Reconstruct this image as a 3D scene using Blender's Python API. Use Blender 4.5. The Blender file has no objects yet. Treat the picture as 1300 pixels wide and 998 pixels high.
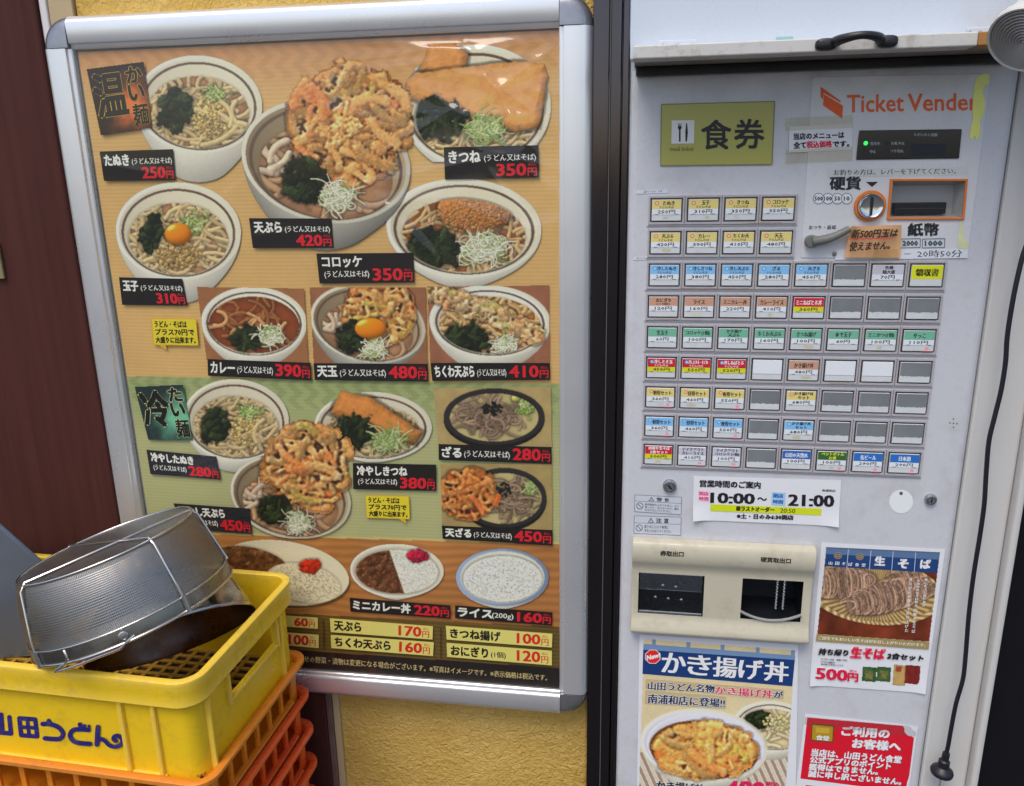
import bpy, bmesh, math, random
import numpy as np
from mathutils import Vector, Matrix

scene = bpy.context.scene
COL = scene.collection
rad = math.radians

# ------------------------------------------------------------------ camera
FPX, CX, CY = 1010.0, 650.0, 499.0            # focal length and centre, in pixels of the 1300 x 998 photograph
D_CAM = 1.10
CAM = np.array([0.0, -D_CAM, 1.5])
_V = np.array([715.0, 4190.0]); _H = np.array([-6000.0, 340.0])   # vanishing points of the verticals / of the wall's horizontals
_up = -np.array([_V[0]-CX, -(_V[1]-CY), -FPX]); _up /= np.linalg.norm(_up)
_ax = -np.array([_H[0]-CX, -(_H[1]-CY), -FPX]); _ax -= _up*_ax.dot(_up); _ax /= np.linalg.norm(_ax)
_ay = np.cross(_up, _ax)
ROT = np.stack([_ax, _ay, _up])               # camera axes -> world
cd = bpy.data.cameras.new('camera'); cd.sensor_width = 36.0; cd.lens = FPX/1300*36.0
cd.clip_start = 0.01; cd.clip_end = 2000
cam = bpy.data.objects.new('camera', cd); COL.objects.link(cam)
M = Matrix([list(ROT[i])+[CAM[i]] for i in range(3)]+[[0, 0, 0, 1]]); cam.matrix_world = M
scene.camera = cam

# ------------------------------------------------------------------ light
SUN_EL, SUN_AZ = 60.0, 200.0                  # azimuth clockwise from +Y (the wall faces -Y)
w = bpy.data.worlds.new("World"); scene.world = w; w.use_nodes = True
nt = w.node_tree; nt.nodes.clear()
sky = nt.nodes.new('ShaderNodeTexSky'); sky.sky_type = 'NISHITA'; sky.sun_disc = False
sky.sun_elevation = rad(SUN_EL); sky.sun_rotation = rad(SUN_AZ); sky.air_density = 1.0; sky.dust_density = 3.0; sky.ozone_density = 1.0
bg = nt.nodes.new('ShaderNodeBackground'); bg.inputs['Strength'].default_value = 0.12
wo = nt.nodes.new('ShaderNodeOutputWorld')
nt.links.new(sky.outputs[0], bg.inputs[0]); nt.links.new(bg.outputs[0], wo.inputs[0])
sl = bpy.data.lights.new('sun', 'SUN'); sl.energy = 1.1; sl.angle = rad(28); sl.color = (1.0, 0.955, 0.89)
so = bpy.data.objects.new('sun', sl); COL.objects.link(so)
_sd = Vector((math.sin(rad(SUN_AZ))*math.cos(rad(SUN_EL)), math.cos(rad(SUN_AZ))*math.cos(rad(SUN_EL)), math.sin(rad(SUN_EL))))
so.rotation_euler = _sd.to_track_quat('Z', 'Y').to_euler()
vs = scene.view_settings
scene.display_settings.display_device = 'sRGB'
vs.view_transform = 'Standard'; vs.look = 'None'; vs.gamma = 1.0; vs.use_curve_mapping = False
vs.exposure = 0.52

random.seed(7); RNG = np.random.default_rng(11)

# ------------------------------------------------------------------ helpers
def ray(px, py):
    d = np.stack([np.asarray(px, float)-CX, -(np.asarray(py, float)-CY), -FPX+0*np.asarray(px, float)], -1)
    return d @ ROT.T
def on_y(px, py, y=0.0):
    """point of the upright plane at depth y (parallel to the wall) seen at photo pixel px, py"""
    d = ray(px, py); t = (y-CAM[1])/d[..., 1]
    return CAM + d*t[..., None]
def on_plane(px, py, p0, n):
    d = ray(px, py); t = ((np.asarray(p0)-CAM) @ np.asarray(n))/(d @ np.asarray(n))
    return CAM + d*t[..., None]
def lin(c):
    c = np.asarray(c, float); c = c/255.0 if c.max() > 1.0 else c
    return np.where(c <= 0.04045, c/12.92, ((c+0.055)/1.055)**2.4)
def C8(r, g, b): return tuple(lin((r, g, b)))

class MB:
    """collects shapes (world or local coordinates) with material slots and vertex colours; build() links ONE mesh object"""
    def __init__(s): s.v = []; s.f = []; s.m = []; s.c = []; s.n = 0; s.colored = False
    def add(s, verts, faces, mi=0, col=None):
        verts = np.asarray(verts, float).reshape(-1, 3); o = s.n
        s.v.append(verts); s.n += len(verts)
        s.f += [tuple(i+o for i in f) for f in faces]; s.m += [mi]*len(faces)
        if col is None: cc = np.ones((len(verts), 3))*0.5
        else:
            cc = np.asarray(col, float); s.colored = True
            if cc.ndim == 1: cc = np.repeat(cc[None], len(verts), 0)
        s.c.append(cc)
    def box(s, x0, x1, y0, y1, z0, z1, mi=0, col=None):
        v = [(x, y, z) for x in (x0, x1) for y in (y0, y1) for z in (z0, z1)]
        s.add(v, [(0, 1, 3, 2), (4, 6, 7, 5), (0, 4, 5, 1), (2, 3, 7, 6), (0, 2, 6, 4), (1, 5, 7, 3)], mi, col)
    def hexa(s, front, back, mi=0, col=None):
        """front and back: four points each, same order"""
        s.add(list(front)+list(back), [(0, 1, 2, 3), (7, 6, 5, 4), (0, 4, 5, 1), (1, 5, 6, 2), (2, 6, 7, 3), (3, 7, 4, 0)], mi, col)
    def poly(s, pts, mi=0, col=None): s.add(pts, [tuple(range(len(pts)))], mi, col)
    def prism(s, pts, off, mi=0, col=None):
        n = len(pts); p = [np.asarray(q, float) for q in pts]; q = [a+np.asarray(off) for a in p]
        s.add(p+q, [tuple(range(n)), tuple(range(2*n-1, n-1, -1))]+[(i, i+n, (i+1) % n+n, (i+1) % n) for i in range(n)], mi, col)
    def loops(s, rings, mi=0, closed=True, cap0=False, cap1=False, col=None):
        n = len(rings[0]); F = []
        for k in range(len(rings)-1):
            for i in range(n if closed else n-1):
                j = (i+1) % n; F.append((k*n+i, k*n+j, (k+1)*n+j, (k+1)*n+i))
        if cap0: F.append(tuple(range(n-1, -1, -1)))
        if cap1: F.append(tuple((len(rings)-1)*n+i for i in range(n)))
        s.add(np.concatenate([np.asarray(r, float) for r in rings]), F, mi, col)
    def tube(s, pts, r, n=8, mi=0, closed=False, col=None):
        P = [Vector(p) for p in pts]; rings = []; prev = None; L = len(P)
        for i, p in enumerate(P):
            a = P[(i-1) % L] if (closed or i > 0) else p; b = P[(i+1) % L] if (closed or i < L-1) else p
            t = (b-a).normalized()
            if prev is None:
                u = t.orthogonal().normalized()
            else:
                u = (prev-t*prev.dot(t)); u = u.normalized() if u.length > 1e-6 else t.orthogonal().normalized()
            prev = u; vv = t.cross(u); rr = r[i] if hasattr(r, '__len__') else r
            rings.append([tuple(p+(u*math.cos(2*math.pi*k/n)+vv*math.sin(2*math.pi*k/n))*rr) for k in range(n)])
        if closed: rings.append(rings[0]); s.loops(rings, mi, col=col)
        else: s.loops(rings, mi, cap0=True, cap1=True, col=col)
    def lathe(s, prof, o, axis, n=48, mi=0, cap0=False, cap1=False, col=None, sx=1.0, xdir=None):
        """prof: (radius, height along axis) pairs"""
        a = Vector(axis).normalized(); u = Vector(xdir) if xdir is not None else a.orthogonal()
        u = (u-a*u.dot(a)).normalized(); v = a.cross(u); o = Vector(o)
        s.loops([[tuple(o+a*h+(u*math.cos(2*math.pi*k/n)*sx+v*math.sin(2*math.pi*k/n))*r) for k in range(n)] for r, h in prof], mi, cap0=cap0, cap1=cap1, col=col)
    def build(s, name, mats, parent=None, smooth=False, bevel=0.0, origin=None, segs=2):
        me = bpy.data.meshes.new(name)
        V = np.concatenate(s.v) if s.v else np.zeros((0, 3))
        if parent is not None and origin is None: V = V-np.array(parent.get('_o', (0, 0, 0)))
        if origin is not None: V = V-np.asarray(origin)
        me.from_pydata(V.tolist(), [], s.f)
        for m in (mats if isinstance(mats, (list, tuple)) else [mats]): me.materials.append(m)
        me.polygons.foreach_set('material_index', np.array(s.m, dtype=np.int32))
        if s.colored:
            ca = me.color_attributes.new('Col', 'FLOAT_COLOR', 'POINT')
            cc = np.concatenate(s.c); ca.data.foreach_set('color', np.concatenate([cc, np.ones((len(cc), 1))], 1).astype(np.float32).ravel())
        if smooth:
            me.polygons.foreach_set('use_smooth', np.ones(len(me.polygons), dtype=bool))
            if smooth != 'all':
                me.set_sharp_from_angle(angle=rad(smooth if smooth is not True else 40))
        me.validate(); me.update()
        o = bpy.data.objects.new(name, me); COL.objects.link(o)
        if parent is not None: o.parent = parent; o['_o'] = tuple(parent.get('_o', (0, 0, 0)))
        elif origin is not None: o.location = tuple(origin)
        if bevel:
            b = o.modifiers.new('bevel', 'BEVEL'); b.width = bevel; b.segments = segs; b.limit_method = 'ANGLE'; b.angle_limit = rad(35); b.harden_normals = False
        return o

def tag(o, label, cat, group=None, kind=None):
    o['label'] = label; o['category'] = cat
    if group: o['group'] = group
    if kind: o['kind'] = kind
    return o
def thing(name, label, cat, loc=(0, 0, 0), group=None):
    o = bpy.data.objects.new(name, None); COL.objects.link(o); o.location = loc; o.empty_display_size = 0.05
    o['_o'] = tuple(float(q) for q in loc)
    return tag(o, label, cat, group)
def struct(o): o['kind'] = 'structure'; return o

# ------------------------------------------------------------------ materials
def nodes(name):
    m = bpy.data.materials.new(name); m.use_nodes = True; n = m.node_tree
    return m, n, n.nodes['Principled BSDF'], n.links
def setp(p, **k):
    for a, b in k.items():
        key = a.replace('_', ' ')
        for q in (key, key.title(), key.capitalize()):
            if q in p.inputs: p.inputs[q].default_value = b; break
def ramp(n, stops):
    r = n.nodes.new('ShaderNodeValToRGB'); e = r.color_ramp.elements
    while len(e) < len(stops): e.new(0.5)
    for el, (p, c) in zip(e, stops): el.position = p; el.color = tuple(c)+(1,) if hasattr(c, '__len__') else (c, c, c, 1)
    return r
def tcoord(n, scale=(1, 1, 1), kind='Object', rot=(0, 0, 0)):
    t = n.nodes.new('ShaderNodeTexCoord'); mp = n.nodes.new('ShaderNodeMapping'); mp.inputs['Scale'].default_value = scale; mp.inputs['Rotation'].default_value = rot
    n.links.new(t.outputs[kind], mp.inputs['Vector']); return mp.outputs['Vector']
def noise(n, vec, scale, detail=4, rough=0.55):
    t = n.nodes.new('ShaderNodeTexNoise'); t.inputs['Scale'].default_value = scale; t.inputs['Detail'].default_value = detail; t.inputs['Roughness'].default_value = rough
    n.links.new(vec, t.inputs['Vector']); return t
def bump(n, p, h, strength, dist):
    b = n.nodes.new('ShaderNodeBump'); b.inputs['Strength'].default_value = strength; b.inputs['Distance'].default_value = dist
    n.links.new(h, b.inputs['Height']); n.links.new(b.outputs['Normal'], p.inputs['Normal']); return b
def mat_simple(name, col, rough=0.5, metal=0.0, var=0.0, vscale=8.0, bumpd=0.0, bscale=200.0, coat=0.0, stretch=(1, 1, 1), rvar=0.0, spec=0.5):
    """painted / plastic / metal surface with a little mottling, uneven gloss and grain"""
    m, n, p, L = nodes(name); setp(p, Roughness=rough, Metallic=metal); p.inputs['Base Color'].default_value = tuple(col)+(1,)
    p.inputs['Specular IOR Level'].default_value = spec
    if coat: p.inputs['Coat Weight'].default_value = coat; p.inputs['Coat Roughness'].default_value = 0.12
    vec = tcoord(n, stretch)
    if var:
        t = noise(n, vec, vscale, 6, 0.6)
        r = ramp(n, [(0.3, tuple(np.array(col)*(1-var))), (0.7, tuple(np.minimum(np.array(col)*(1+var), 0.95)))])
        L.new(t.outputs['Fac'], r.inputs['Fac']); L.new(r.outputs['Color'], p.inputs['Base Color'])
    if rvar:
        t = noise(n, vec, vscale*2.3, 5, 0.65); r = ramp(n, [(0.3, max(rough-rvar, 0.03)), (0.7, min(rough+rvar, 1.0))])
        L.new(t.outputs['Fac'], r.inputs['Fac']); L.new(r.outputs['Color'], p.inputs['Roughness'])
    if bumpd:
        t = noise(n, vec, bscale, 3, 0.5); bump(n, p, t.outputs['Fac'], 1.0, bumpd)
    return m
def mat_worn(name, col, dirt, rough, dscale=14, amount=0.45, spec=0.5, streak=(1, 1, 1), bumpd=0.0, trans=0.0, edge=0.0, scratch=0.0):
    """a coloured plastic with scuffs and grime of its own"""
    m, n, p, L = nodes(name); vec = tcoord(n, streak); setp(p, Roughness=rough); p.inputs['Specular IOR Level'].default_value = spec
    t = noise(n, vec, dscale, 8, 0.68); t2 = noise(n, vec, dscale*5.1, 6, 0.7)
    mx = n.nodes.new('ShaderNodeMath'); mx.operation = 'MULTIPLY'; L.new(t.outputs['Fac'], mx.inputs[0]); L.new(t2.outputs['Fac'], mx.inputs[1])
    r = ramp(n, [(0.26, 0.0), (0.46, amount)]); L.new(mx.outputs[0], r.inputs['Fac'])
    mc = n.nodes.new('ShaderNodeMix'); mc.data_type = 'RGBA'; mc.inputs['A'].default_value = tuple(col)+(1,); mc.inputs['B'].default_value = tuple(dirt)+(1,)
    L.new(r.outputs['Color'], mc.inputs['Factor']); L.new(mc.outputs['Result'], p.inputs['Base Color'])
    if edge:
        ge = n.nodes.new('ShaderNodeNewGeometry'); er = ramp(n, [(0.515, 0.0), (0.56, edge)]); L.new(ge.outputs['Pointiness'], er.inputs['Fac'])
        mw = n.nodes.new('ShaderNodeMath'); mw.operation = 'MULTIPLY'; L.new(er.outputs['Color'], mw.inputs[0]); L.new(t2.outputs['Fac'], mw.inputs[1])
        me_ = n.nodes.new('ShaderNodeMix'); me_.data_type = 'RGBA'; me_.inputs['B'].default_value = tuple(np.minimum(np.array(col)*.6+.32, .9))+(1,); L.new(mw.outputs[0], me_.inputs['Factor']); L.new(mc.outputs['Result'], me_.inputs['A'])
        L.new(me_.outputs['Result'], p.inputs['Base Color'])
    if scratch:
        sv = tcoord(n, (3, 3, 90), rot=(0.5, 0.35, 0.2)); ts = noise(n, sv, 2.4, 6, 0.7); sr = ramp(n, [(0.70, 0.0), (0.73, scratch)]); L.new(ts.outputs['Fac'], sr.inputs['Fac'])
        src = p.inputs['Base Color'].links[0].from_socket; ms_ = n.nodes.new('ShaderNodeMix'); ms_.data_type = 'RGBA'; ms_.inputs['B'].default_value = tuple(np.array(dirt)*.8)+(1,)
        L.new(sr.outputs['Color'], ms_.inputs['Factor']); L.new(src, ms_.inputs['A']); L.new(ms_.outputs['Result'], p.inputs['Base Color'])
    rr = ramp(n, [(0.35, max(0.05, rough-0.1)), (0.65, rough+0.15)]); L.new(t2.outputs['Fac'], rr.inputs['Fac']); L.new(rr.outputs['Color'], p.inputs['Roughness'])
    if bumpd: bump(n, p, t2.outputs['Fac'], 1.0, bumpd)
    if trans:
        p.inputs['Subsurface Weight'].default_value = trans; p.inputs['Subsurface Radius'].default_value = (0.01, 0.006, 0.002); p.inputs['Subsurface Scale'].default_value = 0.5
    return m
def mat_print(name, rough=0.45, spec=0.35, coat=0.0):
    """ink on paper or film: the picture is carried by the sheet's own colour layer"""
    m, n, p, L = nodes(name); a = n.nodes.new('ShaderNodeVertexColor'); a.layer_name = 'Col'
    vec = tcoord(n); t = noise(n, vec, 900, 2, 0.5); r = ramp(n, [(0.3, 0.93), (0.7, 1.0)]); L.new(t.outputs['Fac'], r.inputs['Fac'])
    mx = n.nodes.new('ShaderNodeMix'); mx.data_type = 'RGBA'; mx.blend_type = 'MULTIPLY'; mx.inputs['Factor'].default_value = 1.0
    L.new(a.outputs['Color'], mx.inputs['A']); L.new(r.outputs['Color'], mx.inputs['B']); L.new(mx.outputs['Result'], p.inputs['Base Color'])
    setp(p, Roughness=rough); p.inputs['Specular IOR Level'].default_value = spec
    if coat: p.inputs['Coat Weight'].default_value = coat; p.inputs['Coat Roughness'].default_value = 0.15
    return m
PRINT = mat_print('printed_ink'); PRINT_GLOSS = mat_print('printed_glossy', 0.3, 0.5)
ALU = mat_simple('satin_aluminium', (0.88, 0.89, 0.91), 0.30, 0.74, 0.05, 3, 0.000004, 350, stretch=(1, 1, 1), rvar=0.05)
CAPM = mat_simple('grey_corner_plastic', (0.34, 0.34, 0.36), 0.24, 0.75, 0.12, 30, rvar=0.08)
STEEL = mat_simple('stainless_steel', (0.52, 0.51, 0.50), 0.27, 1.0, 0.08, 14, 0.00003, 160, rvar=0.09)
STEEL_DULL = mat_simple('brushed_steel_sheet', (0.22, 0.275, 0.36), 0.4, 0.5, 0.08, 9, 0.00003, 90, rvar=0.08)
STEEL_DARK = mat_simple('shaded_steel', (0.16, 0.115, 0.10), 0.30, 1.0, 0.25, 12, rvar=0.1)  # bowl inside: its dark reflections are put into the steel's colour
WIRE = mat_simple('polished_wire', (0.62, 0.60, 0.57), 0.22, 1.0, 0.06, 30)
POSTM = mat_simple('dark_bronze_aluminium', (0.105, 0.092, 0.10), 0.13, 1.0, 0.25, 5, 0.00002, 260, stretch=(1, 1, 0.15), rvar=0.07, spec=0.55)
BLACK = mat_simple('black_plastic', (0.012, 0.012, 0.014), 0.36, 0, 0.2, 20, 0.00003, 500, rvar=0.08)
RUBBER = mat_simple('black_rubber_cable', (0.010, 0.011, 0.018), 0.42, 0, 0.2, 30)
PANEL = mat_worn('machine_white_paint', (0.60, 0.61, 0.65), (0.40, 0.37, 0.33), 0.3, 6, 0.5, 0.5, scratch=0.25)
PANEL2 = mat_worn('machine_plate_white', (0.68, 0.685, 0.71), (0.5, 0.47, 0.42), 0.26, 7, 0.3, 0.5)
ROWM = mat_worn('button_row_grey', (0.44, 0.42, 0.44), (0.34, 0.27, 0.20), 0.4, 16, 0.55)
BEIGE = mat_worn('beige_plastic', (0.55, 0.51, 0.39), (0.34, 0.28, 0.19), 0.38, 9, 0.65, scratch=0.3)
FLAPM = mat_worn('flap_white_paint', (0.62, 0.69, 0.78), (0.5, 0.5, 0.5), 0.25, 4, 0.3)
BARM = mat_worn('dirty_white_bar', (0.62, 0.61, 0.58), (0.30, 0.25, 0.17), 0.45, 17, 0.75)
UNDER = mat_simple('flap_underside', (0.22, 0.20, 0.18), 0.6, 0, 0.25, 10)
PAPER = mat_simple('white_paper', (0.78, 0.79, 0.82), 0.6, 0, 0.02, 30, 0.00002, 300)
BLANKM = mat_simple('empty_button_window', (0.20, 0.215, 0.23), 0.16, 0.0, 0.12, 25, spec=0.8)
CLEARCAP = mat_worn('button_cap_white', (0.66, 0.69, 0.71), (0.46, 0.42, 0.34), 0.25, 60, 0.6)
KEYM = mat_simple('key_cap_frame', (0.045, 0.042, 0.045), 0.4, 0, 0.2, 30)
DARKHOLE = mat_simple('dark_cavity', (0.010, 0.012, 0.016), 0.3, 0, 0.1, 10)
CHROME = mat_simple('chrome', (0.72, 0.73, 0.74), 0.1, 1.0)
OLIVE = mat_simple('olive_grey_plastic', (0.17, 0.175, 0.155), 0.45, 0, 0.1, 40)
ORANGE = mat_simple('orange_ring', (0.70, 0.20, 0.03), 0.4, 0, 0.06, 40)
YEL = mat_worn('yellow_crate_plastic', (0.84, 0.56, 0.012), (0.33, 0.20, 0.03), 0.34, 11, 0.5, 0.5, trans=0.12, edge=0.35, scratch=0.4)
AMB = mat_worn('amber_crate_plastic', (0.74, 0.235, 0.012), (0.30, 0.10, 0.02), 0.33, 13, 0.6, trans=0.12, edge=0.1)
ORG = mat_worn('orange_crate_plastic', (0.74, 0.095, 0.012), (0.32, 0.06, 0.03), 0.3, 13, 0.55, trans=0.12, edge=0.1)
BLUEINK = mat_worn('blue_ink', (0.012, 0.014, 0.17), (0.30, 0.22, 0.07), 0.42, 60, 0.45)
LAMPW = mat_simple('lamp_white', (0.62, 0.62, 0.58), 0.35, 0, 0.06, 12)
LENS = mat_simple('lamp_lens', (0.30, 0.29, 0.29), 0.18, 0, 0.08, 30, spec=0.8)
JAMB = mat_worn('painted_jamb', (0.60, 0.59, 0.57), (0.42, 0.38, 0.33), 0.42, 4, 0.35, streak=(1, 1, 0.2))
TORN = mat_worn('bare_wood_edge', (0.42, 0.20, 0.05), (0.2, 0.09, 0.03), 0.6, 30, 0.6)

def mat_glass(name, tint, amount, rough=0.05):
    """thin clear sheet: mostly transparent with a glossy face"""
    m, n, p, L = nodes(name); n.nodes.remove(p); out = n.nodes['Material Output']
    tr = n.nodes.new('ShaderNodeBsdfTransparent'); tr.inputs['Color'].default_value = tuple(tint)+(1,)
    gl = n.nodes.new('ShaderNodeBsdfGlossy'); gl.inputs['Roughness'].default_value = rough
    lw = n.nodes.new('ShaderNodeLayerWeight'); lw.inputs['Blend'].default_value = 0.5
    pw_ = n.nodes.new('ShaderNodeMath'); pw_.operation = 'POWER'; pw_.inputs[1].default_value = 5.0; L.new(lw.outputs['Facing'], pw_.inputs[0])
    mu = n.nodes.new('ShaderNodeMath'); mu.operation = 'MULTIPLY_ADD'; mu.inputs[1].default_value = 0.96*min(amount, 1.0); mu.inputs[2].default_value = 0.04*amount; mu.use_clamp = True
    L.new(pw_.outputs[0], mu.inputs[0]); mx = n.nodes.new('ShaderNodeMixShader')
    L.new(mu.outputs[0], mx.inputs[0]); L.new(tr.outputs[0], mx.inputs[1]); L.new(gl.outputs[0], mx.inputs[2]); L.new(mx.outputs[0], out.inputs['Surface'])
    return m
FILM = mat_glass('clear_cover_film', (0.985, 0.985, 0.975), 1.2, 0.06)
TAPE = mat_glass('clear_tape', (0.90, 0.88, 0.80), 1.4, 0.25)
FILM2 = mat_glass('panel_film', (0.985, 0.985, 0.98), 1.0, 0.05)
def mat_stucco():
    m, n, p, L = nodes('yellow_stucco'); vec = tcoord(n); setp(p, Roughness=0.85); p.inputs['Specular IOR Level'].default_value = 0.2
    t = noise(n, vec, 9, 5, 0.6); r = ramp(n, [(0.3, (0.61, 0.385, 0.085)), (0.72, (0.74, 0.50, 0.15))]); L.new(t.outputs['Fac'], r.inputs['Fac']); L.new(r.outputs['Color'], p.inputs['Base Color'])
    a = noise(n, vec, 105, 5, 0.55); a.inputs['Distortion'].default_value = 1.0
    b = noise(n, vec, 260, 4, 0.6); ad = n.nodes.new('ShaderNodeMath'); ad.operation = 'MULTIPLY_ADD'; ad.inputs[1].default_value = 0.35
    L.new(b.outputs['Fac'], ad.inputs[0]); L.new(a.outputs['Fac'], ad.inputs[2]); bump(n, p, ad.outputs[0], 1.0, 0.006)
    return m
STUCCO = mat_stucco()
def mat_wood():
    m, n, p, L = nodes('brown_painted_wood'); vec = tcoord(n, (22, 22, 0.8)); setp(p, Roughness=0.5); p.inputs['Specular IOR Level'].default_value = 0.12
    t = noise(n, vec, 3.0, 7, 0.65); r = ramp(n, [(0.3, (0.062, 0.021, 0.017)), (0.7, (0.088, 0.031, 0.025))]); L.new(t.outputs['Fac'], r.inputs['Fac']); L.new(r.outputs['Color'], p.inputs['Base Color'])
    bump(n, p, t.outputs['Fac'], 0.6, 0.0006); return m
WOOD = mat_wood()
def mat_asphalt():
    m, n, p, L = nodes('asphalt'); vec = tcoord(n); setp(p, Roughness=0.9)
    t = noise(n, vec, 60, 6, 0.7); r = ramp(n, [(0.3, 0.035), (0.7, 0.085)]); L.new(t.outputs['Fac'], r.inputs['Fac']); L.new(r.outputs['Color'], p.inputs['Base Color'])
    bump(n, p, t.outputs['Fac'], 0.8, 0.004); return m
ASPH = mat_asphalt()
def mat_mesh():
    """woven wire cloth: two crossed sets of fine wires with holes between"""
    m, n, p, L = nodes('wire_mesh'); out = n.nodes['Material Output']
    setp(p, Roughness=0.38, Metallic=1.0); p.inputs['Base Color'].default_value = (0.37, 0.36, 0.35, 1)
    uv = n.nodes.new('ShaderNodeUVMap'); uv.uv_map = 'UVMap'
    hs = []
    for d in ('X', 'Y'):
        wv = n.nodes.new('ShaderNodeTexWave'); wv.wave_type = 'BANDS'; wv.bands_direction = d; wv.inputs['Scale'].default_value = 1.0
        wv.inputs['Distortion'].default_value = 0.35; wv.inputs['Detail'].default_value = 1.0; wv.inputs['Detail Scale'].default_value = 0.04
        L.new(uv.outputs[0], wv.inputs['Vector']); hs.append(wv.outputs['Fac'])
    mx = n.nodes.new('ShaderNodeMath'); mx.operation = 'MAXIMUM'; L.new(hs[0], mx.inputs[0]); L.new(hs[1], mx.inputs[1])
    r = ramp(n, [(0.28, 0.12), (0.55, 1.0)]); L.new(mx.outputs[0], r.inputs['Fac'])
    tr = n.nodes.new('ShaderNodeBsdfTransparent'); ms = n.nodes.new('ShaderNodeMixShader')
    L.new(r.outputs['Color'], ms.inputs[0]); L.new(tr.outputs[0], ms.inputs[1]); L.new(p.outputs[0], ms.inputs[2]); L.new(ms.outputs[0], out.inputs['Surface'])
    bump(n, p, mx.outputs[0], 0.6, 0.0005)
    return m
MESHM = mat_mesh()

# ------------------------------------------------------------------ lettering (flat letter shapes laid on their sheet)
_gl = {}
def glyphs(s, res=2, spacing=1.0):
    k = (s, res, spacing)
    if k not in _gl:
        cu = bpy.data.curves.new('lettering', 'FONT'); cu.body = s; cu.resolution_u = res; cu.space_line = 1.0; cu.space_character = spacing
        o = bpy.data.objects.new('lettering', cu); COL.objects.link(o)
        ev = o.evaluated_get(bpy.context.evaluated_depsgraph_get()); me = ev.to_mesh()
        v = np.zeros(len(me.vertices)*3); me.vertices.foreach_get('co', v); v = v.reshape(-1, 3)[:, :2].copy()
        f = [tuple(p.vertices) for p in me.polygons]; ev.to_mesh_clear()
        bpy.data.objects.remove(o); bpy.data.curves.remove(cu)
        _gl[k] = (v, f, v.min(0), v.max(0))
    return _gl[k]

PG = 1.25
def ink(c): return np.clip(lin(c)*PG, 0, 0.88)

class Sheet:
    """draws flat artwork given in photo pixels onto the upright plane y (towards the viewer = smaller y)"""
    def __init__(s, y, mi=0, mb=None): s.y = y; s.mb = mb or MB(); s.mi = mi; s.k = 0; s.map = None
    def pts(s, px, lift=0.0):
        px = np.asarray(px, float); return (on_y(px[:, 0], px[:, 1], s.y-lift) if s.map is None else s.map(px, lift))
    def step(s, d=8e-6): s.k += 1; return s.k*d
    def poly(s, px, col):
        s.mb.add(s.pts(px, s.step()), [tuple(range(len(px)))], s.mi, ink(col))
    def grad(s, px, cols): s.mb.add(s.pts(px, s.step()), [tuple(range(len(px)))], s.mi, ink(np.asarray(cols, float)/255.0*1.0000001))
    def ell(s, cx, cy, rx, ry, col, n=28, rot=0.0):
        a = np.linspace(0, 2*np.pi, n, endpoint=False); c, q = math.cos(rot), math.sin(rot)
        x, y = rx*np.cos(a), ry*np.sin(a); s.poly(np.stack([cx+x*c-y*q, cy+x*q+y*c], 1), col)
    def ring(s, cx, cy, rx, ry, wd, col, n=28):
        a = np.linspace(0, 2*np.pi, n, endpoint=False); o = np.stack([cx+rx*np.cos(a), cy+ry*np.sin(a)], 1); i = np.stack([cx+(rx-wd)*np.cos(a), cy+(ry-wd)*np.sin(a)], 1)
        s.mb.add(s.pts(np.concatenate([o, i]), s.step()), [(k, (k+1) % n, (k+1) % n+n, k+n) for k in range(n)], s.mi, ink(col))
    def stroke(s, px, wd, col, caps=True):
        """a pen stroke: polyline of width wd with round joints"""
        px = np.asarray(px, float); wd = np.broadcast_to(wd, len(px))
        for i in range(len(px)-1):
            a, b = px[i], px[i+1]; d = b-a; L = np.hypot(*d)
            if L < 1e-6: continue
            n_ = np.array([-d[1], d[0]])/L
            s.poly([a+n_*wd[i]/2, b+n_*wd[i+1]/2, b-n_*wd[i+1]/2, a-n_*wd[i]/2], col)
        if caps:
            for p, q in zip(px, wd): s.ell(p[0], p[1], q/2, q/2, col, 10)
    def frame(s, q, wd, col):
        q = [np.asarray(p, float) for p in q]
        for i in range(4): s.stroke([q[i], q[(i+1) % 4]], wd, col, False)
    def text(s, t, q, col, bold=0.0, boldy=None, res=2, outline=None, ow=0.0, spacing=1.0, skew=0.0):
        """fits the ink of t into the quad q = TL, TR, BR, BL (photo pixels); bold = extra stroke width in pixels"""
        v, f, lo, hi = glyphs(t, res, spacing)
        uv = (v-lo)/np.maximum(hi-lo, 1e-6); q = np.asarray(q, float)
        if len(q) == 2: q = np.array([q[0], (q[1][0], q[0][1]), q[1], (q[0][0], q[1][1])])
        u, w_ = uv[:, :1], 1-uv[:, 1:]
        px = (q[0]*(1-u)+q[1]*u)*(1-w_)+(q[3]*(1-u)+q[2]*u)*w_
        if skew: px = px+np.concatenate([skew*(0.5-w_), 0*w_], 1)
        if outline is not None:
            for a in range(8):
                o = np.array([math.cos(a*math.pi/4), math.sin(a*math.pi/4)])*ow
                s.mb.add(s.pts(px+o, s.step()), f, s.mi, ink(outline))
        b = bold/2; by = b if boldy is None else boldy/2
        offs = [(0, 0)] if bold <= 0 else ([(-b, -by), (b, -by), (b, by), (-b, by)] if bold > 0.45 else [(-b, 0), (b, 0)])
        for o in offs: s.mb.add(s.pts(px+np.array(o), s.step()), f, s.mi, ink(col))
    def build(s, name, parent, mat=None): return s.mb.build(name, mat or PRINT, parent)
def sub(q, u0, v0, u1, v1):
    q = np.asarray(q, float); g = lambda u, v: (q[0]*(1-u)+q[1]*u)*(1-v)+(q[3]*(1-u)+q[2]*u)*v
    return [g(u0, v0), g(u1, v0), g(u1, v1), g(u0, v1)]

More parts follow.
